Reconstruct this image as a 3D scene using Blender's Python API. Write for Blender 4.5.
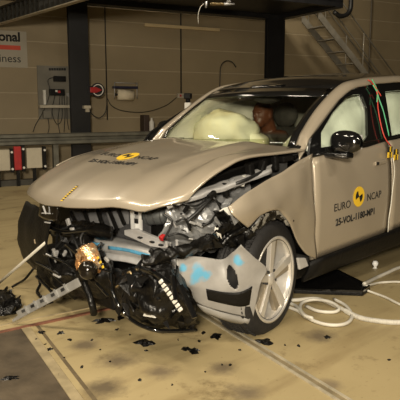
import bpy, math, random
from mathutils import Vector, Matrix, noise

# ------------------------------------------------------------------ camera, world, lights, exposure
for o in list(bpy.data.objects):
    bpy.data.objects.remove(o)
SC = bpy.context.scene
COL = SC.collection
V = Vector
# world frame = car frame: x forward, y to the car's left, z up, origin on the floor under the front axle
CAM = V((3.019, 3.409, 1.483)); YAW, PIT, FOC = -2.334, -0.154, 600.0      # FOC in pixels of a 400 px frame
FWD = V((math.cos(YAW) * math.cos(PIT), math.sin(YAW) * math.cos(PIT), math.sin(PIT)))
RGT = V((math.sin(YAW), -math.cos(YAW), 0.0)); UPV = RGT.cross(FWD)
cam_d = bpy.data.cameras.new('camera'); cam_d.sensor_width = 36.0; cam_d.lens = FOC / 400 * 36.0
cam_d.clip_start = 0.05; cam_d.clip_end = 100
cam = bpy.data.objects.new('camera', cam_d); COL.objects.link(cam)
cam.matrix_world = Matrix(((RGT.x, UPV.x, -FWD.x, CAM.x), (RGT.y, UPV.y, -FWD.y, CAM.y), (RGT.z, UPV.z, -FWD.z, CAM.z), (0, 0, 0, 1)))
SC.camera = cam
world = bpy.data.worlds.new('hall_ambient'); SC.world = world; world.use_nodes = True
world.node_tree.nodes['Background'].inputs[0].default_value = (1.0, 0.78, 0.5, 1)
world.node_tree.nodes['Background'].inputs[1].default_value = 0.03
SC.view_settings.view_transform = 'Standard'; SC.view_settings.look = 'None'
SC.view_settings.exposure = -0.06; SC.view_settings.gamma = 1.0
SC.view_settings.use_curve_mapping = False
LAMP_COL = (1.0, 0.88, 0.69)
# added lamps, none in view: x, y, z, power, size (x, y), aim point ; the housings are built with them further down
ADDED_LAMPS = [((2.3, 1.9, 4.8), 75, (1.3, .30), (0.5, 0.6, 0.3), False),
         ((3.9, -0.6, 4.8), 75, (1.3, .30), (0.6, 0.0, 0.5), False),
         ((-0.4, 5.2, 4.8), 60, (1.3, .30), (-0.6, 0.8, 0.4), False),
         ((1.5, -4.2, 5.2), 70, (1.3, .30), (0.8, -2.6, 0.0), False),
         ((-5.2, -3.2, 6.0), 170, (1.3, .30), (-7.5, -6.5, 1.2), False),  # added to brighten the wall by the stairs
         ((4.5, 4.6, 2.25), 370, (.6, .45), (-2.0, -2.6, 1.2), True)]      # added tripod lamp behind the camera, stands in for a flash

# ------------------------------------------------------------------ pixel helpers (a pixel is a direction only)
def ray(px, py):
    return FWD + RGT * ((px - 200) / FOC) + UPV * ((200 - py) / FOC)
def U(px, py, ax, v):
    q = ray(px, py); i = 'xyz'.index(ax); return CAM + q * ((v - CAM[i]) / q[i])
def UP(px, py, n, d):
    q = ray(px, py); n = V(n); return CAM + q * ((d - n.dot(CAM)) / n.dot(q))
def PX(p):
    q = V(p) - CAM; z = q.dot(FWD); return 200 + FOC * q.dot(RGT) / z, 200 - FOC * q.dot(UPV) / z
A1 = math.radians(165); E1 = V((math.cos(A1), math.sin(A1), 0)); E2 = V((math.cos(A1 - math.pi / 2), math.sin(A1 - math.pi / 2), 0))
WO = U(20, 179, 'z', 0)                                   # foot of the hall's back wall
def HP(s, n, z): return WO + E1 * s + E2 * n + V((0, 0, z))
def W(px, py, n):                                         # pixel on a plane parallel to the back wall -> (s, z)
    p = UP(px, py, E2, E2.dot(WO) + n); q = p - WO; return q.dot(E1), p.z
def WW(px, py, n): return UP(px, py, E2, E2.dot(WO) + n)

# ------------------------------------------------------------------ materials
MATS = {}
def mat(name, col, rough=.5, metal=0., var=0., vscale=6., bump=0., bscale=40., coat=0., spec=.5, col2=None, emit=0., detail=6, var_lo=.35, var_hi=.65):
    if name in MATS: return MATS[name]
    m = bpy.data.materials.new(name); m.use_nodes = True; nt = m.node_tree; N = nt.nodes; L = nt.links
    b = N['Principled BSDF']; c = (*col, 1)
    b.inputs['Base Color'].default_value = c; b.inputs['Roughness'].default_value = rough; b.inputs['Metallic'].default_value = metal
    b.inputs['Coat Weight'].default_value = coat; b.inputs['Coat Roughness'].default_value = .06; b.inputs['Specular IOR Level'].default_value = spec
    tc = N.new('ShaderNodeTexCoord')
    if var > 0 or col2:
        t = N.new('ShaderNodeTexNoise'); t.inputs['Scale'].default_value = vscale; t.inputs['Detail'].default_value = detail
        r = N.new('ShaderNodeValToRGB'); r.color_ramp.elements[0].position = var_lo; r.color_ramp.elements[1].position = var_hi
        r.color_ramp.elements[0].color = (*(col2 or [x * (1 - var) for x in col]), 1); r.color_ramp.elements[1].color = c
        L.new(tc.outputs['Object'], t.inputs['Vector']); L.new(t.outputs['Fac'], r.inputs['Fac']); L.new(r.outputs['Color'], b.inputs['Base Color'])
    if bump > 0:
        t2 = N.new('ShaderNodeTexNoise'); t2.inputs['Scale'].default_value = bscale; t2.inputs['Detail'].default_value = 4
        bp = N.new('ShaderNodeBump'); bp.inputs['Strength'].default_value = bump; bp.inputs['Distance'].default_value = .02
        L.new(tc.outputs['Object'], t2.inputs['Vector']); L.new(t2.outputs['Fac'], bp.inputs['Height']); L.new(bp.outputs['Normal'], b.inputs['Normal'])
    if emit > 0:
        b.inputs['Emission Color'].default_value = c; b.inputs['Emission Strength'].default_value = emit
    MATS[name] = m; return m
def glass_mat(name, tint, gloss_col=(1, 1, 1)):
    m = bpy.data.materials.new(name); m.use_nodes = True; nt = m.node_tree; N = nt.nodes; L = nt.links
    for n in list(N): N.remove(n)
    out = N.new('ShaderNodeOutputMaterial'); mx = N.new('ShaderNodeMixShader'); tr = N.new('ShaderNodeBsdfTransparent'); gl = N.new('ShaderNodeBsdfGlossy'); fr = N.new('ShaderNodeMath'); lw = N.new('ShaderNodeLayerWeight'); pw = N.new('ShaderNodeMath')
    tr.inputs[0].default_value = (*tint, 1); gl.inputs[0].default_value = (*gloss_col, 1); gl.inputs['Roughness'].default_value = .03; lw.inputs[0].default_value = .5; pw.operation = 'POWER'; pw.inputs[1].default_value = 5; fr.operation = 'MULTIPLY_ADD'; fr.inputs[1].default_value = .85; fr.inputs[2].default_value = .04; L.new(lw.outputs['Facing'], pw.inputs[0]); L.new(pw.outputs[0], fr.inputs[0])
    L.new(fr.outputs[0], mx.inputs[0]); L.new(tr.outputs[0], mx.inputs[1]); L.new(gl.outputs[0], mx.inputs[2]); L.new(mx.outputs[0], out.inputs[0])
    MATS[name] = m; return m

PAINT = mat('sand_paint', (.35, .30, .228), .33, .2, .06, 3., coat=.9)
BLACKG = mat('gloss_black', (.006, .006, .006), .12, coat=.6)
BLACKP = mat('black_plastic', (.006, .0055, .005), .5, spec=.22, var=.4, vscale=20, bump=.25, bscale=60)
TORN = mat('torn_black', (.007, .0065, .006), .30, var=.6, vscale=14, bump=.7, bscale=22, spec=.3)
RUBBER = mat('tyre_rubber', (.014, .013, .013), .7, var=.3, vscale=30, bump=.2)
SILV = mat('bare_silver', (.58, .575, .57), .36, .35, .2, 8., bump=.12, bscale=25)
GREYM = mat('galvanised_grey', (.36, .365, .37), .38, .45, .3, 7., bump=.2, bscale=24)
GREYP = mat('grey_plastic', (.30, .29, .27), .45, 0, .2, 9., bump=.15, bscale=18)
DGREY = mat('dark_grey_metal', (.07, .07, .07), .5, .4, .4, 12.)
ALLOY = mat('alloy_rim', (.72, .69, .64), .28, .5, .10, 10.)
WHITE = mat('white_plastic', (.72, .70, .64), .5, 0, .12, 12.)
YELL = mat('yellow_print', (.80, .52, .03), .55, var=.12, vscale=12)
BLKPR = mat('black_print', (.01, .01, .01), .6, var=.2)
BLUE = mat('blue_tape', (.10, .36, .58), .5, var=.35, vscale=18)
RED = mat('red_paint', (.45, .02, .02), .45, var=.25, vscale=10)
BAG = mat('airbag_cloth', (.80, .80, .72), .8, var=.12, vscale=5, bump=.35, bscale=9)
BAGY = mat('airbag_yellowed', (.84, .78, .50), .8, var=.3, vscale=3, bump=.3, bscale=8, col2=(.76, .78, .62))
SEAT = mat('seat_cloth', (.035, .033, .03), .8, var=.3, vscale=20, bump=.2)
WALLM = mat('wall_panel_paint', (.285, .226, .136), .6, var=.12, vscale=1.2, bump=.05, bscale=8)
STEELB = mat('black_steel', (.010, .010, .011), .45, var=.3, vscale=5, bump=.08)
RAILM = mat('guardrail_zinc', (.16, .155, .125), .5, .3, .35, 5.)
STAIRM = mat('stair_grey', (.30, .275, .225), .55, .2, .25, 6.)
CABLEB = mat('black_cable', (.012, .012, .012), .5, var=.3)
CABLEW = mat('white_cable', (.66, .63, .55), .5, var=.15, vscale=8)
BOARD = mat('board_grey', (.19, .175, .14), .6, var=.2, vscale=3)
COPPER = mat('copper_foil', (.85, .42, .16), .22, .8, bump=.9, bscale=30, col2=(.95, .75, .50), vscale=25)
SMOKE = mat('smoked_lens', (.012, .009, .006), .15, coat=.3, var=.3)
GREENC = mat('green_cable', (.10, .45, .22), .5, var=.2)
REDC = mat('red_cable', (.55, .05, .03), .5, var=.2)
BRASS = mat('brass', (.55, .42, .22), .35, .8, .3, 20.)
BRSIL = mat('bright_silver', (.85, .85, .84), .3, .2, .1, 8.)
SMEAR = mat('blue_smear', (.30, .29, .27), .45, col2=(.06, .33, .52), vscale=16, var_lo=.47, var_hi=.53)
MIXSB = mat('torn_silver_black', (.35, .35, .34), .25, .5, col2=(.006, .006, .006), vscale=26, var_lo=.48, var_hi=.54, bump=.5, bscale=30)
GLASS = glass_mat('side_glass', (.86, .92, .86)); WSGL = glass_mat('windscreen_glass', (.86, .87, .78))

# ------------------------------------------------------------------ mesh helpers
ORIG = {}
class MB:
    def __init__(s): s.v = []; s.f = []; s.m = []; s.cur = 0
    def add(s, vs, fs):
        o = len(s.v); s.v += [V(p) for p in vs]; s.f += [tuple(i + o for i in f) for f in fs]; s.m += [s.cur] * len(fs); return s
    def hexa(s, p):   # 8 points: bottom loop 4, top loop 4
        return s.add(p, [(3, 2, 1, 0), (4, 5, 6, 7), (0, 1, 5, 4), (1, 2, 6, 5), (2, 3, 7, 6), (3, 0, 4, 7)])
    def box(s, c, sz, R=None):
        c = V(c); h = [V((x * sz[0] / 2, y * sz[1] / 2, z * sz[2] / 2)) for z in (-1, 1) for x, y in ((-1, -1), (1, -1), (1, 1), (-1, 1))]
        return s.hexa([c + (R @ q if R else q) for q in h])
    def hbox(s, s0, s1, n0, n1, z0, z1):
        return s.hexa([HP(a, n, z) for z in (z0, z1) for a, n in ((s1, n0), (s0, n0), (s0, n1), (s1, n1))])
    def bar(s, a, b, w, h=None, up=(0, 0, 1)):
        a = V(a); b = V(b); d = (b - a).normalized(); x = d.cross(V(up))
        if x.length < 1e-4: x = d.cross(V((1, 0, 0)))
        x.normalize(); y = x.cross(d); h = h or w
        return s.hexa([p + x * (i * w / 2) + y * (j * h / 2) for p in (a, b) for i, j in ((-1, -1), (1, -1), (1, 1), (-1, 1))])
    def tube(s, pts, r, seg=8, cap=True):
        pts = [V(p) for p in pts]; n = len(pts); rs = r if isinstance(r, (list, tuple)) else [r] * n
        vs = []; fs = []; x = None
        for i, p in enumerate(pts):
            d = (pts[min(i + 1, n - 1)] - pts[max(i - 1, 0)]).normalized()
            if x is None: x = d.cross(V((0, 0, 1))) if abs(d.z) < .95 else d.cross(V((1, 0, 0)))
            x = (x - d * x.dot(d)).normalized(); y = d.cross(x)
            vs += [p + (x * math.cos(2 * math.pi * k / seg) + y * math.sin(2 * math.pi * k / seg)) * rs[i] for k in range(seg)]
        for i in range(n - 1):
            for k in range(seg):
                k2 = (k + 1) % seg; fs.append((i * seg + k, i * seg + k2, (i + 1) * seg + k2, (i + 1) * seg + k))
        if cap: fs += [tuple(range(seg - 1, -1, -1)), tuple(range((n - 1) * seg, n * seg))]
        return s.add(vs, fs)
    def cyl(s, a, b, r, r2=None, seg=16): return s.tube([a, b], [r, r if r2 is None else r2], seg)
    def lathe(s, prof, c, ax, seg=24, ref=(0, 0, 1)):    # prof: (radius, along axis)
        c = V(c); a = V(ax).normalized(); x = a.cross(V(ref)).normalized(); y = a.cross(x); n = len(prof)
        vs = [c + a * h + (x * math.cos(2 * math.pi * k / seg) + y * math.sin(2 * math.pi * k / seg)) * r for r, h in prof for k in range(seg)]
        fs = [(i * seg + k, i * seg + (k + 1) % seg, (i + 1) * seg + (k + 1) % seg, (i + 1) * seg + k) for i in range(n - 1) for k in range(seg)]
        return s.add(vs, fs)
    def grid(s, rows):
        nc = len(rows[0]); vs = [p for r in rows for p in r]
        return s.add(vs, [(i * nc + j, i * nc + j + 1, (i + 1) * nc + j + 1, (i + 1) * nc + j) for i in range(len(rows) - 1) for j in range(nc - 1)])
    def ball(s, c, rad, seg=14, ring=9, R=None):
        c = V(c); rad = rad if isinstance(rad, (tuple, list)) else (rad,) * 3
        rows = []
        for i in range(ring + 1):
            th = math.pi * i / ring
            rows.append([c + (R @ q if R else q) for q in (V((math.sin(th) * math.cos(2 * math.pi * k / seg) * rad[0], math.sin(th) * math.sin(2 * math.pi * k / seg) * rad[1], math.cos(th) * rad[2])) for k in range(seg + 1))])
        return s.grid(rows)
    def prism(s, poly, d):      # poly: 3D points; d: extrusion vector
        n = len(poly); d = V(d); p = [V(q) for q in poly]
        return s.add(p + [q + d for q in p], [tuple(range(n - 1, -1, -1)), tuple(range(n, 2 * n))] + [(i, (i + 1) % n, n + (i + 1) % n, n + i) for i in range(n)])
    def build(s, name, m, parent=None, smooth=False, solid=0, bevel=0, sub=0, offset=0., weld=False):
        me = bpy.data.meshes.new(name); me.from_pydata(s.v, [], s.f)
        for mm in (m if isinstance(m, list) else [m]): me.materials.append(mm)
        if isinstance(m, list): me.polygons.foreach_set('material_index', s.m)
        if smooth: me.polygons.foreach_set('use_smooth', [True] * len(me.polygons))
        me.update(); o = bpy.data.objects.new(name, me); COL.objects.link(o)
        if weld: w = o.modifiers.new('weld', 'WELD'); w.merge_threshold = .0005
        if solid: q = o.modifiers.new('solid', 'SOLIDIFY'); q.thickness = solid; q.offset = offset
        if bevel: q = o.modifiers.new('bevel', 'BEVEL'); q.width = bevel; q.segments = 2; q.limit_method = 'ANGLE'
        if sub: q = o.modifiers.new('sub', 'SUBSURF'); q.levels = sub; q.render_levels = sub
        if parent is not None:
            o.parent = parent
            if parent in ORIG: o.matrix_parent_inverse = Matrix.Translation(-ORIG[parent])
        return o
def tag(o, label, cat, group=None, kind=None):
    if label: o['label'] = label
    if cat: o['category'] = cat
    if group: o['group'] = group
    if kind: o['kind'] = kind
    return o
def thing(name, label, cat, loc, group=None):
    o = bpy.data.objects.new(name, None); COL.objects.link(o); o.location = loc; ORIG[o] = V(loc); o.empty_display_size = .1
    return tag(o, label, cat, group)
def structure(o): o['kind'] = 'structure'; return o
def cr(p0, p1, p2, p3, t):
    return ((p1 * 2) + (p2 - p0) * t + (p0 * 2 - p1 * 5 + p2 * 4 - p3) * t * t + (p1 * 3 - p0 - p2 * 3 + p3) * t ** 3) * .5
def spline(pts, n):
    pts = [V(p) for p in pts]; m = len(pts) - 1; out = []
    for k in range(n + 1):
        u = k / n * m; i = min(int(u), m - 1); t = u - i
        a = pts[i - 1] if i > 0 else pts[0] * 2 - pts[1]; d = pts[i + 2] if i + 2 <= m else pts[m] * 2 - pts[m - 1]
        out.append(cr(a, pts[i], pts[i + 1], d, t))
    return out
def patch(ctrl, nu=10, nv=10):      # control rows -> dense smooth rows
    rows = [spline(r, nv) for r in ctrl]; cols = [spline([r[j] for r in rows], nu) for j in range(nv + 1)]
    return [[cols[j][i] for j in range(nv + 1)] for i in range(nu + 1)]
def crumple(rows, amp, sc, seed=0, fold=True):
    out = []
    for r in rows:
        q = []
        for p in r:
            a = noise.noise_vector(p * sc + V((seed, seed * 1.7, -seed)))
            if fold: a = V([abs(x) * 1.6 - .4 for x in a])
            q.append(p + a * amp)
        out.append(q)
    return out
def lin(x, tab):
    if x <= tab[0][0]: return tab[0][1]
    for (a, b), (c, d) in zip(tab, tab[1:]):
        if x <= c: return b + (d - b) * (x - a) / (c - a)
    return tab[-1][1]
def smo(x, tab):       # smooth (catmull-rom) lookup
    if x <= tab[0][0]: return tab[0][1]
    if x >= tab[-1][0]: return tab[-1][1]
    for i in range(len(tab) - 1):
        a, b = tab[i]; c, d = tab[i + 1]
        if x <= c:
            t = (x - a) / (c - a); h = c - a
            m0 = (d - tab[i - 1][1]) / (c - tab[i - 1][0]) if i > 0 else (d - b) / h
            m1 = (tab[i + 2][1] - b) / (tab[i + 2][0] - a) if i + 2 < len(tab) else (d - b) / h
            return (2 * t ** 3 - 3 * t * t + 1) * b + (t ** 3 - 2 * t * t + t) * h * m0 + (-2 * t ** 3 + 3 * t * t) * d + (t ** 3 - t * t) * h * m1
def text_mesh(name, body, size, fn, m, parent, align='CENTER', bold=0., squeeze=1.):
    cu = bpy.data.curves.new(name, 'FONT'); cu.body = body; cu.size = size; cu.align_x = align; cu.offset = bold; cu.resolution_u = 3
    t = bpy.data.objects.new(name + '_src', cu); COL.objects.link(t)
    me = bpy.data.meshes.new_from_object(t); bpy.data.objects.remove(t); bpy.data.curves.remove(cu)
    for v in me.vertices: v.co = fn(v.co.x * squeeze, v.co.y)
    me.materials.clear(); me.materials.append(m); me.name = name
    o = bpy.data.objects.new(name, me); COL.objects.link(o); o.parent = parent
    if parent in ORIG: o.matrix_parent_inverse = Matrix.Translation(-ORIG[parent])
    q = o.modifiers.new('solid', 'SOLIDIFY'); q.thickness = .001
    return o
rnd = random.Random(7)
#==STRUCTURE==
# ------------------------------------------------------------------ hall: floor, walls, ceiling
def floor_mat():
    m = bpy.data.materials.new('painted_floor'); m.use_nodes = True; nt = m.node_tree; N = nt.nodes; L = nt.links; b = N['Principled BSDF']
    tc = N.new('ShaderNodeTexCoord')
    def ns(scale, detail, mp=None, rough=.55):
        t = N.new('ShaderNodeTexNoise'); t.inputs['Scale'].default_value = scale; t.inputs['Detail'].default_value = detail; t.inputs['Roughness'].default_value = rough
        if mp: L.new(mp.outputs[0], t.inputs['Vector'])
        else: L.new(tc.outputs['Object'], t.inputs['Vector'])
        return t
    def ramp(src, p0, c0, p1, c1):
        r = N.new('ShaderNodeValToRGB'); r.color_ramp.elements[0].position = p0; r.color_ramp.elements[1].position = p1
        r.color_ramp.elements[0].color = (*c0, 1); r.color_ramp.elements[1].color = (*c1, 1); L.new(src.outputs['Fac'], r.inputs['Fac']); return r
    def mul(a, bb, f=1.):
        x = N.new('ShaderNodeMix'); x.data_type = 'RGBA'; x.blend_type = 'MULTIPLY'; x.inputs[0].default_value = f
        L.new(a, x.inputs[6]); L.new(bb, x.inputs[7]); return x.outputs[2]
    mp = N.new('ShaderNodeMapping'); mp.inputs['Rotation'].default_value = (0, 0, math.radians(-79)); mp.inputs['Scale'].default_value = (.55, 3.2, 1); L.new(tc.outputs['Object'], mp.inputs['Vector'])
    base = ramp(ns(.9, 5), .3, (.33, .262, .135), .7, (.42, .335, .18))
    streak = ramp(ns(1.6, 6, mp), .34, (.52, .46, .40), .50, (1, 1, 1))
    stain = ramp(ns(2.6, 8, rough=.7), .33, (.40, .36, .32), .43, (1, 1, 1))
    speck = ramp(ns(38, 3), .26, (.55, .5, .45), .36, (1, 1, 1))
    c = mul(mul(mul(base.outputs[0], streak.outputs[0], .45), stain.outputs[0], .75), speck.outputs[0], .6)
    for (sx, sy), rad, dark in STAINS:
        vm = N.new('ShaderNodeVectorMath'); vm.operation = 'DISTANCE'; vm.inputs[1].default_value = (sx, sy, 0); L.new(tc.outputs['Object'], vm.inputs[0])
        nz = ns(9, 6, rough=.75); ad = N.new('ShaderNodeMath'); ad.operation = 'MULTIPLY_ADD'; ad.inputs[1].default_value = rad * 1.6; L.new(nz.outputs['Fac'], ad.inputs[0]); L.new(vm.outputs['Value'], ad.inputs[2])
        mr = N.new('ShaderNodeMapRange'); mr.inputs['From Min'].default_value = rad * 1.0; mr.inputs['From Max'].default_value = rad * 1.9; mr.inputs['To Min'].default_value = 1; mr.inputs['To Max'].default_value = 0; L.new(ad.outputs[0], mr.inputs['Value'])
        mx = N.new('ShaderNodeMix'); mx.data_type = 'RGBA'; L.new(mr.outputs[0], mx.inputs[0]); L.new(c, mx.inputs[6]); mx.inputs[7].default_value = (dark, dark * .78, dark * .48, 1); c = mx.outputs[2]
    L.new(c, b.inputs['Base Color']); b.inputs['Roughness'].default_value = .55; b.inputs['Specular IOR Level'].default_value = .3
    bp = N.new('ShaderNodeBump'); bp.inputs['Strength'].default_value = .08; L.new(ns(25, 4).outputs['Fac'], bp.inputs['Height']); L.new(bp.outputs[0], b.inputs['Normal'])
    return m
STAINS = [((p.x, p.y), r, d) for p, r, d in ((U(222, 368, 'z', 0), .10, .16), (U(246, 392, 'z', 0), .12, .17), (U(320, 336, 'z', 0), .13, .17), (U(118, 360, 'z', 0), .14, .15), (U(104, 388, 'z', 0), .14, .13), (U(85, 345, 'z', 0), .11, .16), (U(330, 385, 'z', 0), .08, .22), (U(160, 372, 'z', 0), .11, .19))]
FLOORM = floor_mat()
PLATEM = mat('steel_floor_plate', (.13, .10, .065), .5, .2, .55, 4., bump=.1, bscale=30)
S0, S1, N1, HZ = -9.0, 17.0, 20.0, 7.0
floor = structure(MB().hbox(S0, S1, -.2, N1, -.15, 0).build('floor', FLOORM))
def fpt(px, py, z=0.): return U(px, py, 'z', z)
DT = (fpt(70, 400) - fpt(21, 329)).normalized(); DP = V((DT.y, -DT.x, 0))      # along / across the floor channels
def strip(p, a, b, w0, w1, z0, z1):       # flat bar on the floor from p+DT*a to p+DT*b, across w0..w1 along DP
    return MB().hexa([p + DT * t + DP * w + V((0, 0, z)) for z in (z0, z1) for t, w in ((a, w0), (a, w1), (b, w1), (b, w0))])
p0 = fpt(21, 329)
strip(p0, 0, 4.0, 0, 3.0, -.05, .004).build('floor_plate', PLATEM, floor)
KERB = mat('floor_edge_strip', (.42, .34, .20), .5, .1, .3, 9.)
strip(p0, -.02, 4.0, -.06, -.002, -.05, .006).build('edge_strip', KERB, floor)
GROOVE = mat('floor_groove', (.16, .12, .065), .6, var=.4, vscale=12)
strip(p0, 0, 4.0, -.122, -.098, -.05, .003).build('floor_groove', GROOVE, floor)
strip(p0, 0, 4.0, -.098, -.062, -.05, .0045).build('edge_strip', FLOORM, floor)
q0 = fpt(225, 327.5)
CHAN = mat('floor_channel_steel', (.46, .41, .30), .45, .1, .35, 10.)
for w0, w1, z1 in ((-.035, -.02, .010), (.02, .035, .010)):
    strip(q0, -.35, 3.5, w0, w1, -.05, z1).build('channel_lip', CHAN, floor)
strip(q0, -.35, 3.5, -.02, .02, -.05, .0025).build('channel_bed', mat('channel_bed', (.30, .24, .14), .5, .2, .4, 7.), floor)
a_, b_ = fpt(-60, 346), fpt(112, 308.5)
REDB = mat('rust_strip_paint', (.24, .10, .06), .55, .1, .4, 9.)
MB().bar(a_ + V((0, 0, .004)), b_ + V((0, 0, .004)), .035, .012).build('rust_strip', REDB, floor)
MB().bar(fpt(-60, 339) + V((0, 0, .004)), fpt(100, 306) + V((0, 0, .004)), .02, .010).build('edge_strip', KERB, floor)

wall = structure(MB().hbox(S0, S1, -.2, -.006, 0, HZ).build('wall_back', mat('joint_highlight', (.40, .33, .22), .6, var=.1)))  # pale joint colour paints in the highlight on the panel lips
sA, zA = W(150, 47, 0); sB, zB = W(150, 70.5, 0); PITCH = zA - zB
z = zA - PITCH * 12; k = 0
while z < HZ:
    z0, z1 = max(z, .0), min(z + PITCH - .022, HZ)
    if z1 > .02:
        MB().hbox(S0, S1, -.02, 0, z0, z1).build('wall_panel', WALLM, wall, bevel=.003)
    z += PITCH
# the light joint lines are a lip highlight painted by the backing colour
HALLW = mat('hall_side_paint', (.22, .185, .13), .7, var=.15, vscale=1.)
structure(MB().hbox(S0 - .2, S0, -.2, N1, 0, HZ).build('wall_left', HALLW))
structure(MB().hbox(S1, S1 + .2, -.2, N1, 0, HZ).build('wall_right', HALLW))
structure(MB().hbox(S0, S1, N1, N1 + .2, 0, HZ).build('wall_front', HALLW))
structure(MB().hbox(S0, S1, -.2, N1, HZ, HZ + .2).build('ceiling', mat('ceiling_paint', (.12, .10, .075), .8, var=.2, vscale=1.)))

# lamps added to light the hall: housing, bracket and the light itself
LAMP_LABEL = ['added hall flood lamp hanging over the bonnet of the car', 'added hall flood lamp hanging ahead of the car, over the debris', 'added hall flood lamp hanging over the lettered door side', 'added hall flood lamp hanging between the car and the guard rail', 'added flood lamp hanging near the metal stairs', 'added lamp on a black tripod facing the wrecked car, in place of a flash']
for i, (loc, pw, sz, aim, stand) in enumerate(ADDED_LAMPS):
    loc = V(loc); d = (V(aim) - loc).normalized(); x = d.cross(V((0, 0, 1))).normalized(); y = x.cross(d)
    R = Matrix((x, y, -d)).transposed()
    t = thing('added_lamp', LAMP_LABEL[i], 'lamp', V((loc.x, loc.y, 0)) if stand else loc, 'added flood lamps around the test area')
    lb_ = ORIG[t]
    MB().box(loc - d * .075, (sz[0] + .06, sz[1] + .06, .11), R).build('housing', STEELB, t, bevel=.01)
    if stand:
        MB().tube([loc - d * .1, V((loc.x, loc.y, .5))], .02, 8).build('pole', STEELB, t)
        for k in range(3): MB().tube([V((loc.x, loc.y, .75)), V((loc.x + .55 * math.cos(k * 2.094 + .4), loc.y + .55 * math.sin(k * 2.094 + .4), .012))], .012, 8).build('leg', STEELB, t)
    else: MB().tube([loc - d * .1, V((loc.x, loc.y, HZ))], .02, 8).build('hanger', STEELB, t)
    ld = bpy.data.lights.new('added_light', 'AREA'); ld.shape = 'RECTANGLE'; ld.size, ld.size_y = sz; ld.energy = pw; ld.color = LAMP_COL; ld.spread = math.radians(150)
    lo = bpy.data.objects.new('added_light', ld); COL.objects.link(lo); lo.parent = t; lo.matrix_parent_inverse = Matrix.Translation(-lb_)
    lo.matrix_basis = Matrix.Translation(loc + d * .005) @ R.to_4x4()

# ------------------------------------------------------------------ steel work, stairs, wall furniture
def wspan(x0, x1, y0, y1, n):
    ym = (y0 + y1) / 2; xm = (x0 + x1) / 2
    a, b = W(x0, ym, n)[0], W(x1, ym, n)[0]; c, d = W(xm, y0, n)[1], W(xm, y1, n)[1]
    return min(a, b), max(a, b), min(c, d), max(c, d)
def wbox(mb, x0, x1, y0, y1, n0, n1):
    a, b, c, d = wspan(x0, x1, y0, y1, n1); return mb.hbox(a, b, n0, n1, c, d)
ZB = W(180, 11, .7)[1]                                      # underside of the platform
def column(x0, x1, label):
    a, b, _, _ = wspan(x0, x1, 40, 120, .70); t = thing('steel_column', label, 'column', HP((a + b) / 2, .55, 0))
    MB().hbox(a, b, .68, .70, 0, ZB).build('flange', STEELB, t); MB().hbox(a, b, .58, .60, 0, ZB).build('flange', STEELB, t)
    m = (a + b) / 2; MB().hbox(m - .012, m + .012, .60, .68, 0, ZB).build('web', STEELB, t)
    MB().hbox(a - .04, b + .04, .56, .74, 0, .02).build('base_plate', STEELB, t)
    return a, b
c1 = column(70.5, 89.5, 'black steel column beside the cable board')
c2 = column(267, 284, 'black steel column next to the metal stairs')
sE = c2[1]
# depth of the platform towards the camera: until its right end reaches x = 345 in the photo
nE = .7
while PX(HP(sE, nE, ZB))[0] < 343: nE += .02
t = thing('platform', 'black steel platform overhead between two columns', 'platform', HP((c1[0] + sE) / 2, .7, ZB))
MB().hbox(c1[0] - 3, sE, .40, .70, ZB, ZB + .30).build('beam', STEELB, t)
MB().hbox(c1[0] - 3, sE, .70, nE, ZB + .10, ZB + .22).build('deck', STEELB, t)
MB().hbox(sE - .20, sE, .70, nE, ZB, ZB + .30).build('beam', STEELB, t)
MB().hbox(c1[0] - 3, sE - .2, nE - .12, nE, ZB + .02, ZB + .30).build('beam', STEELB, t)
# hose hanging at the end of the platform
pts = [WW(x, y, nE * .55) for x, y in ((351, -14), (351, 2), (350, 10), (346, 15), (340, 16), (334, 12))]
tag(MB().tube(spline(pts, 18), .055, 8).build('hose', CABLEB, smooth=True), 'thick black hose looping down at the platform end', 'hose')

# overhead girder with lightening holes at the left, receding to the wall
zt = 3.02
gL, gR = U(0, 24, 'z', zt), U(82, 0, 'z', zt); gd = (gL - gR).normalized()
gA, gB = gL + gd * .25, gR - gd * 3.0
t = thing('overhead_girder', 'dark perforated overhead girder with pale lower edge near the wall sign', 'girder', gL)
GIRD = mat('girder_paint', (.03, .028, .022), .5, .1, .3, 5.)
gn = V((gd.y, -gd.x, 0))
MB().bar(gA, gB, .10, .018).build('lower_flange', mat('girder_edge', (.42, .37, .27), .5, .2, .2, 8.), t)
MB().bar(gA + V((0, 0, .27)), gB + V((0, 0, .27)), .14, .03).build('upper_flange', GIRD, t)
L_ = (gB - gA).length; nb = int(L_ / .19)
for i in range(nb + 1):
    p = gA + (gB - gA) * (i / nb)
    MB().bar(p + V((0, 0, .01)), p + V((0, 0, .255)), .10, .03, up=gd).build('web_plate', GIRD, t)
MB().bar(gA + V((0, 0, .05)), gB + V((0, 0, .05)), .03, .09).build('web_strip', GIRD, t)
MB().bar(gA + V((0, 0, .22)), gB + V((0, 0, .22)), .03, .07).build('web_strip', GIRD, t)

# silver clamp lamp on the beam
n = nE - .1; c = WW(206, 4, n); e = WW(234, 4, n); up = V((0, 0, 1))
t = thing('clamp_spotlight', 'silver clamp spotlight fixed under the black platform beam', 'spotlight', c)
MB().cyl(V((c.x, c.y, ZB - .002)), c + up * .04, .012, seg=8).build('drop_rod', STEELB, t)
MB().cyl(c + up * .05, c - up * .07, .024, .018).build('clamp', SILV, t, True)
pts = []
for i in range(73):
    a = i / 72; w = a * 11 * 2 * math.pi; pts.append(c + (e - c) * (.14 + .5 * a) + (up * math.cos(w) + E2 * math.sin(w)) * .026)
MB().tube(pts, .008, 5).build('coil', BRASS, t, True)
MB().cyl(c + (e - c) * .62, e, .03, .018).build('head', SILV, t, True)
MB().ball(c + (e - c) * .8 + up * .05, (.05, .05, .035)).build('knob', SILV, t, True)
MB().tube(spline([c - E1 * .05, WW(200, 8, n), WW(198, 16, n), WW(198.5, 24, n)], 10), .006, 5).build('lead', CABLEW, t, True)

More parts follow.
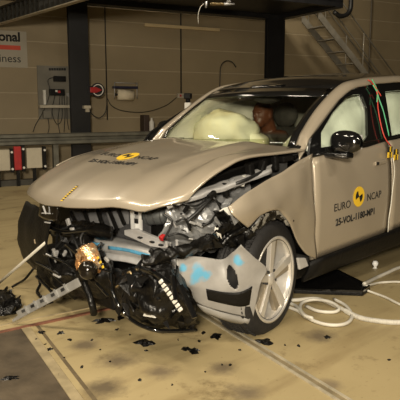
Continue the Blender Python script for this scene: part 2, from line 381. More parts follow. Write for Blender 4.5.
# stairs: parallel to the wall, foot hidden behind the car
n_f = .72; n_n = n_f + .62
s_t, z_t = W(302, 18, n_f); s_b, z_b = W(346, 74, n_f)
m_ = (z_b - z_t) / (s_b - s_t); s_g = s_t + (0 - z_t) / m_
t = thing('metal_stairs', 'grey steel open-tread stairs rising to the black platform', 'stairs', HP((s_t + s_g) / 2, (n_f + n_n) / 2, 0))
for nn in (n_f, n_n):
    w = .03; o = .10
    MB().hexa([HP(s, nn + d * w / 2, zz) for s, zz in ((s_t, z_t), (s_g, 0.0)) for d, q in ((-1, 0),)
               for s, zz in ()] or [HP(s, nn + d, zz + q) for d in (-w / 2, w / 2) for s, zz, q in ((s_t, z_t, -o), (s_g, 0, -.0), (s_g, 0, 2 * o), (s_t, z_t, 2 * o - o))]).build('stringer', STAIRM, t)
ntr = 13; zs = z_t / ntr
for i in range(1, ntr):
    zz = z_t - zs * i + .05; ss = s_t + (zz - z_t) / m_
    MB().hbox(ss - .11, ss + .11, n_f + .015, n_n - .015, zz - .025, zz).build('tread', STAIRM, t)
for nn in (n_f, n_n):
    for hh in (.5, .95):
        MB().tube([HP(s_t - .5, nn, z_t + hh), HP(s_t, nn, z_t + hh), HP(s_g - .1, nn, hh + .05)], .017, 7).build('handrail', STAIRM, t, True)
    for f in (.05, .35, .65, .95):
        ss = s_t + (s_g - s_t) * f; zz = z_t * (1 - f)
        MB().tube([HP(ss, nn, zz), HP(ss, nn, zz + .95)], .015, 6).build('baluster', STAIRM, t, True)
tag(MB().tube([HP(W(370, 40, .1)[0], .1, 0), HP(W(370, 40, .1)[0], .1, HZ - .3)], .02, 8).build('wall_conduit', mat('conduit', (.14, .12, .09), .5, .3, .2), smooth=True), 'thin grey conduit rising up the wall behind the stairs', 'pipe')

# wall sign, cut by the edge of the frame
t = thing('wall_sign', 'large pale wall sign with black words and a red bar', 'sign', HP(W(0, 66, .01)[0], .01, W(0, 66, .01)[1]))
SIGN = mat('sign_grey', (.36, .325, .255), .5, var=.08, vscale=2)
wbox(MB(), -34, 27, 30, 67, 0.0, .02).build('sign_board', SIGN, t)
wbox(MB(), -34, 20.5, 44.5, 49, .02, .024).build('red_bar', mat('sign_red', (.55, .055, .02), .5, var=.1), t)
def wtext(body, xr, yb, hpx, name, bold=0., k=1.):
    s_r, z0 = W(xr, yb, .024); z1 = W(xr, yb - hpx, .024)[1]
    text_mesh(name, body, (z1 - z0) / .7 * k, lambda u, v: HP(s_r + u, .0255, z0 + v), BLKPR, t, 'RIGHT', bold)
wtext('onal', 20.5, 41.5, 7.4, 'sign_word', .008, 1.22); wtext('iness', 21.3, 62.5, 7.0, 'sign_word', 0., 1.12)

# board with sockets and leads left of the column
t = thing('cable_board', 'grey wall board with sockets, black boxes and hanging leads', 'board', HP(W(55, 118, .03)[0], .03, W(55, 118, .03)[1]))
wbox(MB(), 38, 71, 66, 119, 0, .03).build('backboard', BOARD, t)
for i in range(7): wbox(MB(), 49 + i * 2.5, 50.9 + i * 2.5, 68, 70.4, .03, .05).build('socket', BLKPR, t)
wbox(MB(), 54.5, 66, 76, 81.5, .03, .14).build('black_box', BLACKP, t, bevel=.01)
bb = wbox(MB(), 50, 65, 89, 95.5, .03, .13).build('black_box', BLACKP, t, bevel=.01)
wbox(MB(), 58, 60.5, 90.5, 93, .13, .15).build('red_lamp', RED, bb); wbox(MB(), 55.5, 57.5, 90, 92, .13, .15).build('switch', WHITE, bb)
wbox(MB(), 66.5, 69.5, 93, 97, .03, .07).build('outlet', GREYP, t)
wbox(MB(), 43.5, 46, 90, 104.5, .03, .08).build('trunking', WHITE, t)
wbox(MB(), 40, 71.5, 105, 108, .03, .20).build('shelf', mat('shelf_cream', (.50, .45, .35), .5, var=.15), t, bevel=.01)
wbox(MB(), 43.5, 51.5, 111, 118, .03, .12).build('small_box', BOARD, t)
for pts in (((56, 77), (48, 80), (50, 92), (44, 110), (36, 124), (33, 132)), ((60, 95), (59, 110), (58, 122), (60, 134)), ((55, 95), (52, 112), (57, 124), (62, 118), (62, 96)),
            ((64, 95), (65, 112), (64, 132)), ((48, 118), (49, 128), (47, 136)), ((67, 96), (67, 118), (69, 130))):
    MB().tube(spline([WW(x, y, .10) for x, y in pts], 20), .007, 5).build('lead', CABLEB, t, True)

# bracket and red isolator ring on the column
sR, zR = W(98, 90, .74)
t = thing('red_rotary_switch', 'red rotary handle on a black and white ring beside the column', 'switch', HP(sR, .7, zR))
ax = E2
MB().lathe([(0, 0), (.10, 0), (.10, .03), (0, .03)], HP(sR, .70, zR), ax, 28).build('disc', BLKPR, t)
MB().lathe([(.118, 0), (.142, 0), (.142, .045), (.118, .045), (.118, 0)], HP(sR, .70, zR), ax, 28).build('outer_ring', BLKPR, t)
MB().lathe([(.10, .0), (.118, 0), (.118, .04), (.10, .04), (.10, 0)], HP(sR, .70, zR), ax, 28).build('white_ring', WHITE, t)
MB().prism([HP(sR - .17, .735, zR + .055), HP(sR - .05, .735, zR + .06), HP(sR + .09, .735, zR + .0), HP(sR - .05, .735, zR - .06), HP(sR - .17, .735, zR - .05)], E2 * .035).build('handle', RED, t, bevel=.008)
wbox(MB(), 88, 93, 86, 95, .60, .72).build('mount', STEELB, t)
t = thing('pipe_bracket', 'small pale pipe bracket on the side of the column', 'bracket', WW(88, 112, .7))
wbox(MB(), 84, 91, 105.5, 108.5, .70, .80).build('arm', mat('shelf_cream', (.5, .45, .35)), t)
wbox(MB(), 86, 89.5, 108.5, 112, .70, .76).build('hook', mat('shelf_cream', (.5, .45, .35)), t)
tag(MB().tube(spline([WW(x, y, .55) for x, y in ((89, 107), (92, 114), (99, 118), (105, 113), (107, 104))], 14), .010, 6).build('hanging_cable', CABLEB, smooth=True), 'black cable sagging from the column bracket to the wall', 'cable')

# wiper roll holder
t = thing('paper_roll_holder', 'wire holder with a cream wiper roll on the back wall', 'paper roll', WW(125, 105, .1))
pa, pb = WW(117.5, 94.5, .16), WW(132.5, 95.5, .16)
MB().tube([pa, pb], .115, 20).build('paper_roll', mat('wiper_paper', (.80, .70, .52), .8, var=.1, vscale=8, bump=.1), t, True)
MB().tube([pa - E1 * .05, pb + E1 * .05], .025, 10).build('core', BLKPR, t, True)
wbox(MB(), 114, 138, 86.2, 88.6, .10, .22).build('tear_bar', mat('navy_bar', (.02, .02, .05), .4, var=.2), t, bevel=.006)
for x in (114.5, 137):
    MB().tube([WW(x, 82, .03), WW(x, 83, .2), WW(x, 97, .2), WW(x, 99, .03)], .008, 6).build('wire_side', SILV, t, True)
MB().tube([WW(114.5, 82.5, .03), WW(137, 83.5, .03)], .008, 6).build('wire_top', SILV, t, True)

# pale batten, wall cables, outlet box, bent pipe
tag(wbox(MB(), 145, 220, 25.6, 28.8, .012, .07).build('light_batten', mat('batten', (.60, .47, .27), .5, var=.1), bevel=.01), 'long pale light batten on the panelled back wall', 'light fitting')
tag(MB().tube([HP(W(106, 60, .03)[0], .03, 1.2), HP(W(106, 60, .03)[0], .03, HZ - .3)], .012, 6).build('wall_cable', CABLEB, smooth=True), 'dark vertical cable on the wall left of the roll holder', 'cable')
tag(MB().tube([HP(W(181, 60, .03)[0], .03, W(181, 94, .03)[1]), HP(W(181, 60, .03)[0], .03, HZ - .3)], .016, 6).build('wall_cable', CABLEB, smooth=True), 'dark vertical cable dropping to the outlet box', 'cable')
t = thing('outlet_box', 'small cream outlet box at the cable end on the wall', 'outlet', WW(182, 98, .04))
wbox(MB(), 178, 185.5, 93.5, 98, 0, .07).build('box', mat('shelf_cream', (.5, .45, .35)), t, bevel=.008); wbox(MB(), 180, 181.6, 94.6, 96.6, .07, .085).build('plug', RED, t); wbox(MB(), 182.6, 184, 94.6, 96.6, .07, .08).build('plug', GREYP, t)
tag(MB().tube(spline([WW(x, y, .04) for x, y in ((107, 98), (112, 106), (124, 111), (145, 112), (165, 106), (176.5, 97.5))], 24), .009, 5).build('sagging_cable', CABLEB, smooth=True), 'dark cable sagging along the wall to the outlet box', 'cable')
tag(MB().tube(spline([WW(x, y, .12) for x, y in ((219.5, 130), (219.5, 100), (220, 78), (221, 66), (226, 61), (232, 62), (236, 67))], 24), .014, 7).build('bent_pipe', mat('pipe_dark', (.05, .045, .035), .5, .3), smooth=True), 'thin cane-shaped pipe rising behind the car roof', 'pipe')

# guard rail and the blocks beneath it
nR = E2.dot(U(20, 183, 'z', 0) - WO) + .35
zr0 = W(20, 145.5, nR)[1]; zr1 = W(20, 134, nR)[1]; hr = zr1 - zr0
prof = [(0, 0), (.045, .08), (.045, .30), (0, .40), (0, .60), (.045, .70), (.045, .92), (0, 1.)]
t = thing('guard_rail', 'grey corrugated steel guard rail along the back wall', 'rail', HP(2, nR, 0))
sa, sb = -6.5, W(262, 140, nR)[0]
MB().grid([[HP(s, nR + a, zr0 + hr * b) for a, b in prof] for s in (sa, sb)]).build('rail_beam', RAILM, t, solid=.008)
s = sa + .4
while s < sb:
    MB().hbox(s - .05, s + .05, nR - .12, nR - .01, 0, zr1 - .02).build('post', RAILM, t); s += 2.2
MB().hbox(sa, sb, nR - .10, nR + .06, 0, .11).build('base_beam', mat('base_beam_paint', (.06, .055, .042), .6, var=.3), t)
CREAM = mat('cream_block', (.50, .45, .34), .6, var=.15, vscale=4, bump=.1)
def block(x0, x1, y0, y1, name, m, label, bolts):
    a, b, c, d = wspan(x0, x1, y0, y1, nR + .14)
    t = thing(name, label, 'block', HP((a + b) / 2, nR + .1, c))
    MB().hbox(a, b, nR + .065, nR + .16, c, d).build('body', m, t, bevel=.01); MB().hbox((a + b) / 2 - .03, (a + b) / 2 + .03, nR + .09, nR + .13, 0, c).build('foot', BLACKP, t)
    for xx in bolts:
        a, b, c, d = wspan(xx - 1.6, xx + 1.6, y0 - 1.5, y1 + 1.5, nR + .16)
        cl = MB().hbox(a, b, nR + .10, nR + .18, c, d).build('clamp', BLACKP, t, bevel=.006)
        for f in (.15, .85): MB().cyl(HP((a + b) / 2, nR + .18, c + (d - c) * f), HP((a + b) / 2, nR + .205, c + (d - c) * f), .022, seg=8).build('bolt', WHITE, cl)
block(-14, 10, 150, 171, 'barrier_block', CREAM, 'cream barrier block under the guard rail left of the red one', (11.8,))
block(14, 21.5, 146.5, 170, 'barrier_block', RED, 'red barrier block with black clamps under the guard rail', (23.2,))
block(26.5, 42, 148, 168, 'barrier_block', CREAM, 'cream barrier block between the red block and the car bonnet', (44.5,))

# small things behind the car
p = U(188, 108, 'd' if False else 'y', -3.2)
q = V((p.x, p.y, 0))
t = thing('camera_post', 'black and white camera on a post behind the windscreen', 'camera', q)
MB().tube([q, V((q.x, q.y, p.z))], .03, 10).build('post', STEELB, t, True)
k_ = p.z
MB().box((q.x, q.y, k_ + .03), (.09, .09, .10), Matrix.Rotation(.6, 3, 'Z')).build('white_mount', WHITE, t, bevel=.01)
zt_ = U(190, 94, 'y', -3.2).z
MB().tube([V((q.x, q.y, k_ + .08)), V((q.x, q.y, zt_ - .06))], .035, 10).build('neck', BLACKP, t, True)
MB().box((q.x, q.y, zt_ - .03), (.13, .10, .085), Matrix.Rotation(.6, 3, 'Z')).build('camera_body', BLACKP, t, bevel=.012)
MB().box((q.x, q.y, .01), (.3, .3, .02)).build('foot', STEELB, t)
nx = nR - .3
a, b, c, d = wspan(149.5, 154, 118, 136, nx)
t = thing('spray_can', 'pale cylinder standing on the low cabinet behind the far mirror', 'bottle', HP((a + b) / 2, nx, c))
MB().lathe([(0, 0), ((b - a) / 2, 0), ((b - a) / 2, (d - c) * .78), ((b - a) * .2, (d - c) * .9), ((b - a) * .2, d - c), (0, d - c)], HP((a + b) / 2, nx, c), (0, 0, 1), 16, ref=(1, 0, 0)).build('can_body', WHITE, t, True)
a2, b2, c2_, d2 = wspan(144.5, 150, 115, 136, nx - .1)
tag(MB().hbox(a2, b2, nx - .35, nx - .12, 0, d2).build('dark_cabinet', mat('cabinet_brown', (.05, .03, .02), .6, var=.3), bevel=.01), 'narrow dark brown cabinet standing by the wall', 'cabinet')
MB().hbox(a - .05, b + .05, nx - .10, nx + .1, 0, c).build('stand', STEELB, t)
#==CAR==
# ------------------------------------------------------------------ the crashed car
CAR = thing('crashed_suv', 'sand coloured crash-tested SUV with torn-open front corner', 'car', (0, 0, 0))
YS = [(.25, .88), (.33, .935), (.45, .958), (.60, .966), (.80, .968), (.95, .962), (1.06, .95), (1.15, .93), (1.22, .905), (1.30, .88)]
def ys(x, z):
    y = smo(z, YS)
    if x < -3.0: y -= .055 * ((-3.0 - x) / .9) ** 2
    if x > .1: y -= .10 * ((x - .1) / .85) ** 2
    return y
def zb(x): return 1.152 + .080 * min(-.5 - x, 1.6) + .02 * max(0, -2.1 - x)     # belt line
def zl(x): return .40 + .056 * min(max(-.45 - x, -.2), 1.9)                  # lower edge of the painted doors
def side_panel(x0, x1, lo, hi, nx=14, nz=12, sgn=1, out=0.):
    rows = []
    for i in range(nx + 1):
        x = x0 + (x1 - x0) * i / nx
        a, b = lo(x), hi(x)
        rows.append([V((x, sgn * (ys(x, a + (b - a) * j / nz) + out), a + (b - a) * j / nz)) for j in range(nz + 1)])
    return MB().grid(rows)
XF, XM, XR = -.43, -1.50, -2.52      # door cuts
for sg in (1, -1):
    g = .006
    d = side_panel(XF - g, XM + g, zl, lambda x: zb(x) - .012, sgn=sg).build('front_door', PAINT, CAR, True, solid=.03, offset=sg)
    if sg > 0: FDOOR = d
    d2 = side_panel(XM - g, XR + g, zl, lambda x: zb(x) - .012, sgn=sg).build('rear_door', PAINT, CAR, True, solid=.03, offset=sg)
    if sg > 0: RDOOR = d2
    def qlo(x):
        dx = x + 2.985
        return .39 + math.sqrt(max(.44 ** 2 - dx * dx, 0)) if abs(dx) < .44 else (zl(x) if x > -2.9 else .48)
    side_panel(XR - g, -4.02, qlo, lambda x: zb(x) - .0, 26, 8, sgn=sg).build('rear_quarter', PAINT, CAR, True, solid=.02, offset=sg)
    side_panel(-.40, XR, lambda x: zl(x) - .155, lambda x: zl(x) + .004, 12, 5, sgn=sg, out=.012).build('sill_trim', BLACKP, CAR, True, solid=.03)
# tail, closed simply but truly shaped
rows = []
for yy in [(-1 + 2 * i / 12) for i in range(13)]:
    rows.append([V((-4.02 - .10 * (1 - abs(yy) ** 3) + dx, .88 * yy * k, z)) for z, dx, k in ((.40, .02, .99), (.6, -.02, 1), (.9, -.02, .99), (1.2, .02, .96), (1.30, .05, .95), (1.62, .32, .76), (1.68, .38, .74))])
MB().grid(rows).build('tailgate', PAINT, CAR, True, solid=.02)

# door handle with recess, body-side marks
hx, hz = -1.315, 1.045
hd = MB().box((hx, ys(hx, hz) + .006, hz), (.17, .018, .034), Matrix.Rotation(.06, 3, 'Y')).build('door_handle', PAINT, FDOOR, bevel=.008)
MB().box((hx + .055, ys(hx, hz) + .004, hz - .004), (.045, .024, .026)).build('handle_recess', BLKPR, FDOOR, bevel=.004)
def on_door(cx, cz, rot=0., out=.004):
    def fn(u, v):
        x = cx - (u * math.cos(rot) - v * math.sin(rot)); z = cz + (u * math.sin(rot) + v * math.cos(rot)); return V((x, ys(x, z) + out, z))
    return fn
def disc_rows(fn, r, n=32):
    mb = MB(); mb.add([fn(0, 0)] + [fn(r * math.cos(2 * math.pi * k / n), r * math.sin(2 * math.pi * k / n)) for k in range(n)], [(0, k + 1, (k + 1) % n + 1) for k in range(n)]); return mb
def quarter(mb, fn, r, a0, a1, n=8):
    mb.add([fn(0, 0)] + [fn(r * math.cos(a0 + (a1 - a0) * k / n), r * math.sin(a0 + (a1 - a0) * k / n)) for k in range(n + 1)], [(0, k + 1, k + 2) for k in range(n)])
def badge(fn0, r, parent, swing=.35):
    f = fn0(.004); dk = disc_rows(f, r).build('yellow_disc', YELL, parent, solid=.002)
    f2 = fn0(.0065); mb = MB()
    quarter(mb, f2, r * .62, math.pi / 2 + swing, math.pi + swing); quarter(mb, f2, r * .62, -math.pi / 2 + swing, swing)
    mb.build('crash_mark', BLKPR, dk, solid=.001)
    return dk
pc = U(358.5, 196.5, 'y', .968)
TILT = .045
badge(lambda o: on_door(pc.x, pc.z, TILT, o), .078, FDOOR)
def word(body, x, z, size, bold=.0, sq=1., align='CENTER'):
    text_mesh('lettering', body, size, on_door(x, z, TILT, .004), BLKPR, FDOOR, align, bold, sq)
def ondoorpx(px, py): return U(px, py, 'y', .968)
q = ondoorpx(350.5, 207); word('EURO', q.x, q.z, .081, 0, 1.05, 'RIGHT')
q = ondoorpx(366.5, 201); word('NCAP', q.x, q.z, .081, 0, 1.0, 'LEFT')
q = ondoorpx(356, 219.5); word('25-VOL-1180-MP1', q.x, q.z, .072, .0022, 1.0)

# ---- bonnet
XFR = [(-.86, .60), (-.78, .78), (-.66, .90), (-.5, .965), (-.25, 1.01), (.05, 1.01), (.17, .995), (.36, .96), (.58, .91), (.735, .83), (.80, .77), (.86, .68)]
ZC = [(-.60, 1.245), (-.45, 1.235), (-.2, 1.212), (.1, 1.172), (.4, 1.115), (.62, 1.055), (.80, .985), (.92, .915), (.98, .872), (1.03, .835)]
def hz_(x, y):
    w = min(max((x - .25) / .45, 0), 1) * .6 if y > 0 else 0.
    z = smo(x + (1.02 - smo(y, XFR)) * w, ZC); r = abs(y) / .85
    z -= .045 * r ** 2.5
    k = min(max((x - .35) / .4, 0), 1); z += .048 * k * y / .85
    z += .012 * math.exp(-((y - .42 - .05 * x) / .10) ** 2) + .012 * math.exp(-((y + .45) / .12) ** 2)     # raised shoulders of the pressing
    z -= .020 * math.exp(-((y - .60 - .08 * x) / .06) ** 2) * min(max((x + .3) / .4, 0), 1)                 # buckle along the struck side
    z += .016 * math.exp(-((y - .70) / .07) ** 2 - ((x - .25) / .3) ** 2) + .010 * math.sin(5 * x + 2.3 * y) * max(0, y) * .6
    return z
_hz0 = hz_
def hz_(x, y):      # struck-side edge of the bonnet sprung upwards
    return _hz0(x, y) + .058 * min(max((y - .40) / .44, 0), 1) ** 1.5 * math.exp(-((x - .28) / .36) ** 2)
def xrear(y): return -.31 - .15 * (y / .86) ** 2
def hood_row(t):
    r = []
    for j in range(49):
        y = -.86 + 1.72 * j / 48
        a, b = smo(y, XFR), xrear(y); tt = t ** .8
        x = a + (b - a) * tt; r.append(V((x, y, hz_(x, y))))
    return r
HOOD = MB().grid([hood_row(i / 40) for i in range(41)]).build('bonnet', PAINT, CAR, True, solid=.014, offset=-1)
for p_ in HOOD.data.polygons: pass
def on_hood(cx, cy, ang, o=.004):      # u to the right as seen from the front, v up the bonnet
    def fn(u, v):
        x = cx - v * math.cos(ang) - u * math.sin(ang); y = cy + u * math.cos(ang) - v * math.sin(ang); return V((x, y, hz_(x, y) + o))
    return fn
def hoodpx(px, py):
    z = 1.1
    for _ in range(30):
        p = U(px, py, 'z', z); z = z * .5 + .5 * hz_(max(min(p.x, 1.03), -.5), p.y)
    return p
hp = hoodpx(128, 156.5); print('HOOD badge at', hp, 'corner', [tuple(round(c, 3) for c in hoodpx(*q)) for q in ((95, 161), (158, 164), (62, 200), (77, 186))])
badge(lambda o: on_hood(hp.x, hp.y, 0, o), .085, HOOD, .35)
for s_, dx, al in (('EURO', -.10, 'RIGHT'), ('NCAP', .10, 'LEFT')):
    text_mesh('lettering', s_, .085, on_hood(hp.x + .03, hp.y + dx, 0), BLKPR, HOOD, al)
text_mesh('lettering', '25-VOL-1180-MP1', .072, on_hood(hp.x + .165, hp.y, 0), BLKPR, HOOD, 'CENTER', .0015)
# yellow and black measuring tape on the bonnet
a, b = hoodpx(61, 202), hoodpx(77.5, 186.5); a = V((min(a.x, .985), a.y, 0)); nT = 16
d = V((b.x - a.x, b.y - a.y, 0)); w = V((-d.y, d.x, 0)).normalized() * .011
tape = MB()
for k in range(nT):
    tape.cur = k % 2
    p, q = a + d * (k / nT), a + d * ((k + 1) / nT)
    tape.add([V((c.x, c.y, hz_(c.x, c.y) + .006)) for c in (p - w, p + w, q + w, q - w)], [(0, 1, 2, 3)])
tape.build('measuring_tape', [YELL, BLKPR], HOOD, solid=.001)
for px, py, s_ in ((147, 148.5, .045),):
    pass

# ---- front fender of the struck side, peeled outwards
F = [[U(228, 207, 'y', 1.06), U(247, 192, 'y', 1.045), U(270, 178, 'y', 1.01), U(292, 165.5, 'y', .975), U(312, 154, 'y', .935)],
     [U(232, 214, 'y', 1.085), U(252, 203, 'y', 1.075), U(275, 191, 'y', 1.04), U(295, 184, 'y', 1.0), U(313, 178, 'y', .962)],
     [U(239, 220, 'y', 1.085), U(256, 208, 'y', 1.08), U(278, 201, 'y', 1.05), U(298, 204, 'y', 1.01), U(314, 212, 'y', .968)],
     [U(246, 226, 'y', 1.07), U(262, 212.5, 'y', 1.075), U(281, 209.5, 'y', 1.05), U(298, 225, 'y', 1.0), U(315, 242, 'y', .966)],
     [U(247, 227, 'y', 1.06), U(262.5, 213.5, 'y', 1.06), U(281, 211, 'y', 1.035), U(303, 250, 'y', .985), U(315.5, 260, 'y', .955)]]
FEND = MB().grid(crumple(patch(F, 24, 32), .013, 5.5, 3, False)).build('front_fender', PAINT, CAR, True, solid=.012)
# undamaged fender on the far side
rows = []
for i in range(25):
    x = .50 + (XF - .50) * i / 24
    lo = .36 + math.sqrt(max(.43 ** 2 - x * x, 0)) if abs(x) < .43 else .42
    hi = hz_(x, -.86) - .012
    rows.append([V((x, -ys(x, lo + (hi - lo) * j / 8) + .02 * (j / 8) ** 3, lo + (hi - lo) * j / 8)) for j in range(9)])
MB().grid(rows).build('front_fender', PAINT, CAR, True, solid=.012)

# ---- roof frame, glass, roof
LE = [(300, 137, .75), (303, 131, .74), (315, 112, .71), (330, 95, .69), (342, 85, .68), (354, 81.3, .675), (366, 79.3, .67), (383, 78, .665), (400, 77.3, .66)]
RE = [(306, 149, .845), (309, 141, .835), (321, 123.5, .80), (338, 101, .765), (352, 89.5, .75), (364, 86.3, .74), (376, 84.2, .735), (388, 83.2, .73), (402, 82.4, .728)]
le = [U(a, b, 'y', c) for a, b, c in LE]; re_ = [U(a, b, 'y', c) for a, b, c in RE]
l0, r0 = le[0], re_[0]
le = [V((l0.x + .07, l0.y + .01, l0.z - .10))] + le; re_ = [V((r0.x + .10, r0.y + .015, r0.z - .08))] + re_
ex, rz = le[-1], re_[-1]; print('rail end', ex, rz)
for xx, dz in ((-2.6, .0), (-3.1, -.03), (-3.55, -.08), (-3.95, -.30), (-4.06, -.42)):
    le.append(V((xx, .64 - .03 * max(0, -2.6 - xx) + (.10 if xx < -3.9 else 0), ex.z + dz - .004))); re_.append(V((xx, .72 - .03 * max(0, -2.6 - xx) + (.08 if xx < -3.9 else 0), rz.z + dz - .01)))
mid = [(a + b) * .5 + V((0, .012, .016)) for a, b in zip(le, re_)]
rails = patch([le, mid, re_], 6, 60)
def mir(rows): return [[V((p.x, -p.y, p.z)) for p in r] for r in rows]
MB().grid(rails).build('roof_pillar', PAINT, CAR, True, solid=.03)
MB().grid(mir(rails)).build('roof_pillar', PAINT, CAR, True, solid=.03)
LEs = spline(le, 60)
def le_at(z):      # left pillar edge at height z on the rising part
    for a, b in zip(LEs, LEs[1:]):
        if a.z <= z <= b.z: return a.lerp(b, (z - a.z) / (b.z - a.z))
    return LEs[-1]
# windscreen: between the pillars, bowed forward in the middle
ZW0, ZW1 = 1.16, le[5].z - .035
wrows = []
for i in range(15):
    z = ZW0 + (ZW1 - ZW0) * i / 14; e = le_at(z); r = []
    for j in range(25):
        y = -1 + 2 * j / 24; bow = (1 - y * y)
        r.append(V((e.x - .008 + .13 * bow, (e.y - .004) * y, z + .012 * bow)))
    wrows.append(r)
MB().grid(wrows).build('windscreen', WSGL, CAR, True)
# black printed border of the windscreen
def border(rows_sel):
    return MB().grid(rows_sel)
top = [[p + V((.004, 0, .004)) for p in r] for r in wrows[12:]]
MB().grid(top).build('windscreen_header', BLACKG, CAR, True, solid=.006)
for sl in (slice(0, 2), slice(23, 25)):
    MB().grid([[p + V((.004, 0, .004)) for p in r[sl]] for r in wrows]).build('windscreen_border', BLACKG, CAR, True, solid=.006)
# roof skin
rrows = []
Wt = wrows[-1]
for i in range(31):
    t = i / 30; r = []
    for j in range(25):
        y = -1 + 2 * j / 24; bow = 1 - y * y
        xs = Wt[j].x; x = xs + (-3.95 - xs) * t
        # edge point on the pillar edge line
        e = None
        for a, b in zip(LEs, LEs[1:]):
            if a.x >= x >= b.x: e = a.lerp(b, (a.x - x) / (a.x - b.x + 1e-9)); break
        if e is None: e = LEs[-1]
        ze = e.z; ye = e.y
        if i == 0: r.append(Wt[j].copy()); continue
        zz = ze + .055 * bow * min(1, t * 6 + .5) ; r.append(V((x, ye * y, zz)))
    rrows.append(r)
MB().grid(rrows).build('roof', BLACKG, CAR, True, solid=.012)
# sensor pod at the front roof edge
zc_ = rrows[1][12]; MB().grid(patch([[zc_ + V((.03 - .16 * a, b * .17, h * (1 - .3 * abs(b)))) for b in (-1, -.6, 0, .6, 1)] for a, h in ((0, .0), (.15, .022), (.6, .03), (1.2, .026), (1.8, .012))], 10, 12)).build('roof_sensor', BLACKG, CAR, True, solid=.01)
MB().box(zc_ + V((.022, 0, .006)), (.012, .22, .022), Matrix.Rotation(-.5, 3, 'Y')).build('sensor_window', mat('sensor_glass', (.16, .13, .09), .15, var=.2), CAR, bevel=.004)

# cowl
MB().grid([[V((xrear(y * .84) + .10 - dx, y * .84, 1.15 + dz)) for y in [(-1 + 2 * k / 16) for k in range(17)]] for dx, dz in ((0, 0), (.10, .01), (.16, .012), (.22, -.02))]).build('cowl', BLACKP, CAR, True, solid=.01)

# side windows: sloped plane y + k z = c
KS = .373; CS = .925 + KS * 1.15
def SW(px, py, off=0.): return UP(px, py, (0, 1, KS), CS + off)
def ring(inner, outer, name, m, parent, sgn=1):
    n = len(inner); f = lambda p: V((p.x, p.y * sgn, p.z))
    return MB().add([f(p) for p in inner + outer], [(i, (i + 1) % n, n + (i + 1) % n, n + i) for i in range(n)]).build(name, m, parent, solid=.02)
inn = [SW(*q) for q in ((320, 148), (320, 133), (332, 112.5), (345, 98), (353, 94.8), (361, 94.6), (366, 108), (367, 136), (362, 142))]
out = [SW(*q) for q in ((308, 156.5), (310, 139), (322.5, 121.5), (339, 99.5), (350, 90.5), (363, 86.5), (376, 84.5), (383, 142), (366, 147.5))]
P3 = lambda x, z: V((x, CS - KS * z, z))
i2 = [SW(391, 137), SW(384, 92)] + [P3(-2.0, 1.63), P3(-2.42, 1.62), P3(-2.5, 1.45), P3(-2.47, zb(-2.47) + .03)]
o2 = [SW(383, 142), SW(376, 84.5)] + [P3(-2.0, 1.69), P3(-2.5, 1.685), P3(-2.60, 1.45), P3(-2.56, zb(-2.56) - .02)]
i3 = [P3(-2.62, zb(-2.62) + .03), P3(-2.60, 1.60), P3(-3.2, 1.58), P3(-3.72, 1.42), P3(-3.4, zb(-3.4) + .03)]
o3 = [P3(-2.56, zb(-2.56) - .02), P3(-2.5, 1.685), P3(-3.25, 1.66), P3(-3.97, 1.40), P3(-3.6, zb(-3.6) - .02)]
for sg in (1, -1):
    for ii, oo in ((inn, out), (i2, o2), (i3, o3)):
        ring(ii, oo, 'window_frame', BLACKG, CAR, sg)
        MB().add([V((p.x, (p.y - .012) * sg, p.z)) for p in ii], [tuple(range(len(ii)))]).build('side_window', GLASS, CAR)
    # belt moulding
    MB().tube([V((x, sg * (ys(x, zb(x)) - .004), zb(x) - .004)) for x in [-.42 - .21 * k for k in range(16)]], .014, 6).build('belt_moulding', BLACKG, CAR, True)
    # window airbag curtain
    rows = []
    for i in range(41):
        x = -.50 - 2.8 * i / 40; r = []
        for j in range(13):
            z = 1.14 + (1.64 - 1.14) * j / 12
            if x > -1.12: z = min(z, 1.20 + (-.50 - x) * .72)
            bl = .035 * abs(math.sin(x * 7.5 + .4 * math.sin(z * 6))) + .018 * math.sin(z * 13 + x * 3) + .02 * noise.noise(V((x * 5, z * 5, 2)))
            r.append(V((x, sg * (CS - KS * z - .10 + bl), z)))
        rows.append(r)
    MB().grid(rows).build('curtain_airbag', BAG, CAR, True, solid=.02)

# door mirrors
def mirror(sg, c):
    c = V((c.x, c.y * sg, c.z)); rows = []
    sec = [(-.115, .02, .02), (-.10, .055, .060), (-.04, .085, .085), (.04, .088, .085), (.10, .07, .065), (.125, .03, .03)]   # along y, half length x, half height z
    for yy, a, h in sec:
        rows.append([c + V((a * .75 * math.copysign(abs(math.cos(t)) ** .75, math.cos(t)) - .02 * (yy + .1), sg * yy, h * math.copysign(abs(math.sin(t)) ** .8, math.sin(t)) + .015 * (-yy))) for t in [2 * math.pi * k / 20 for k in range(21)]])
    o = MB().grid(rows).build('door_mirror', BLACKG, CAR, True, sub=1)
    MB().grid([[c + V((-.075 - .01, sg * yy, zz)) for yy in (-.085, .085)] for zz in (-.05, .05)]).build('mirror_glass', SILV, o, solid=.004)
    MB().hexa([c + V((dx, sg * yy, zz)) for zz, k in ((-.115, 1), (-.075, 1)) for dx, yy in ((-.04, -.22), (.07, -.22), (.045, .06), (-.03, .06))]).build('mirror_arm', BLACKG, o, bevel=.012)
mc = U(345, 142, 'y', 1.06); mirror(1, mc); mirror(-1, V((-.745, .985, 1.275)))

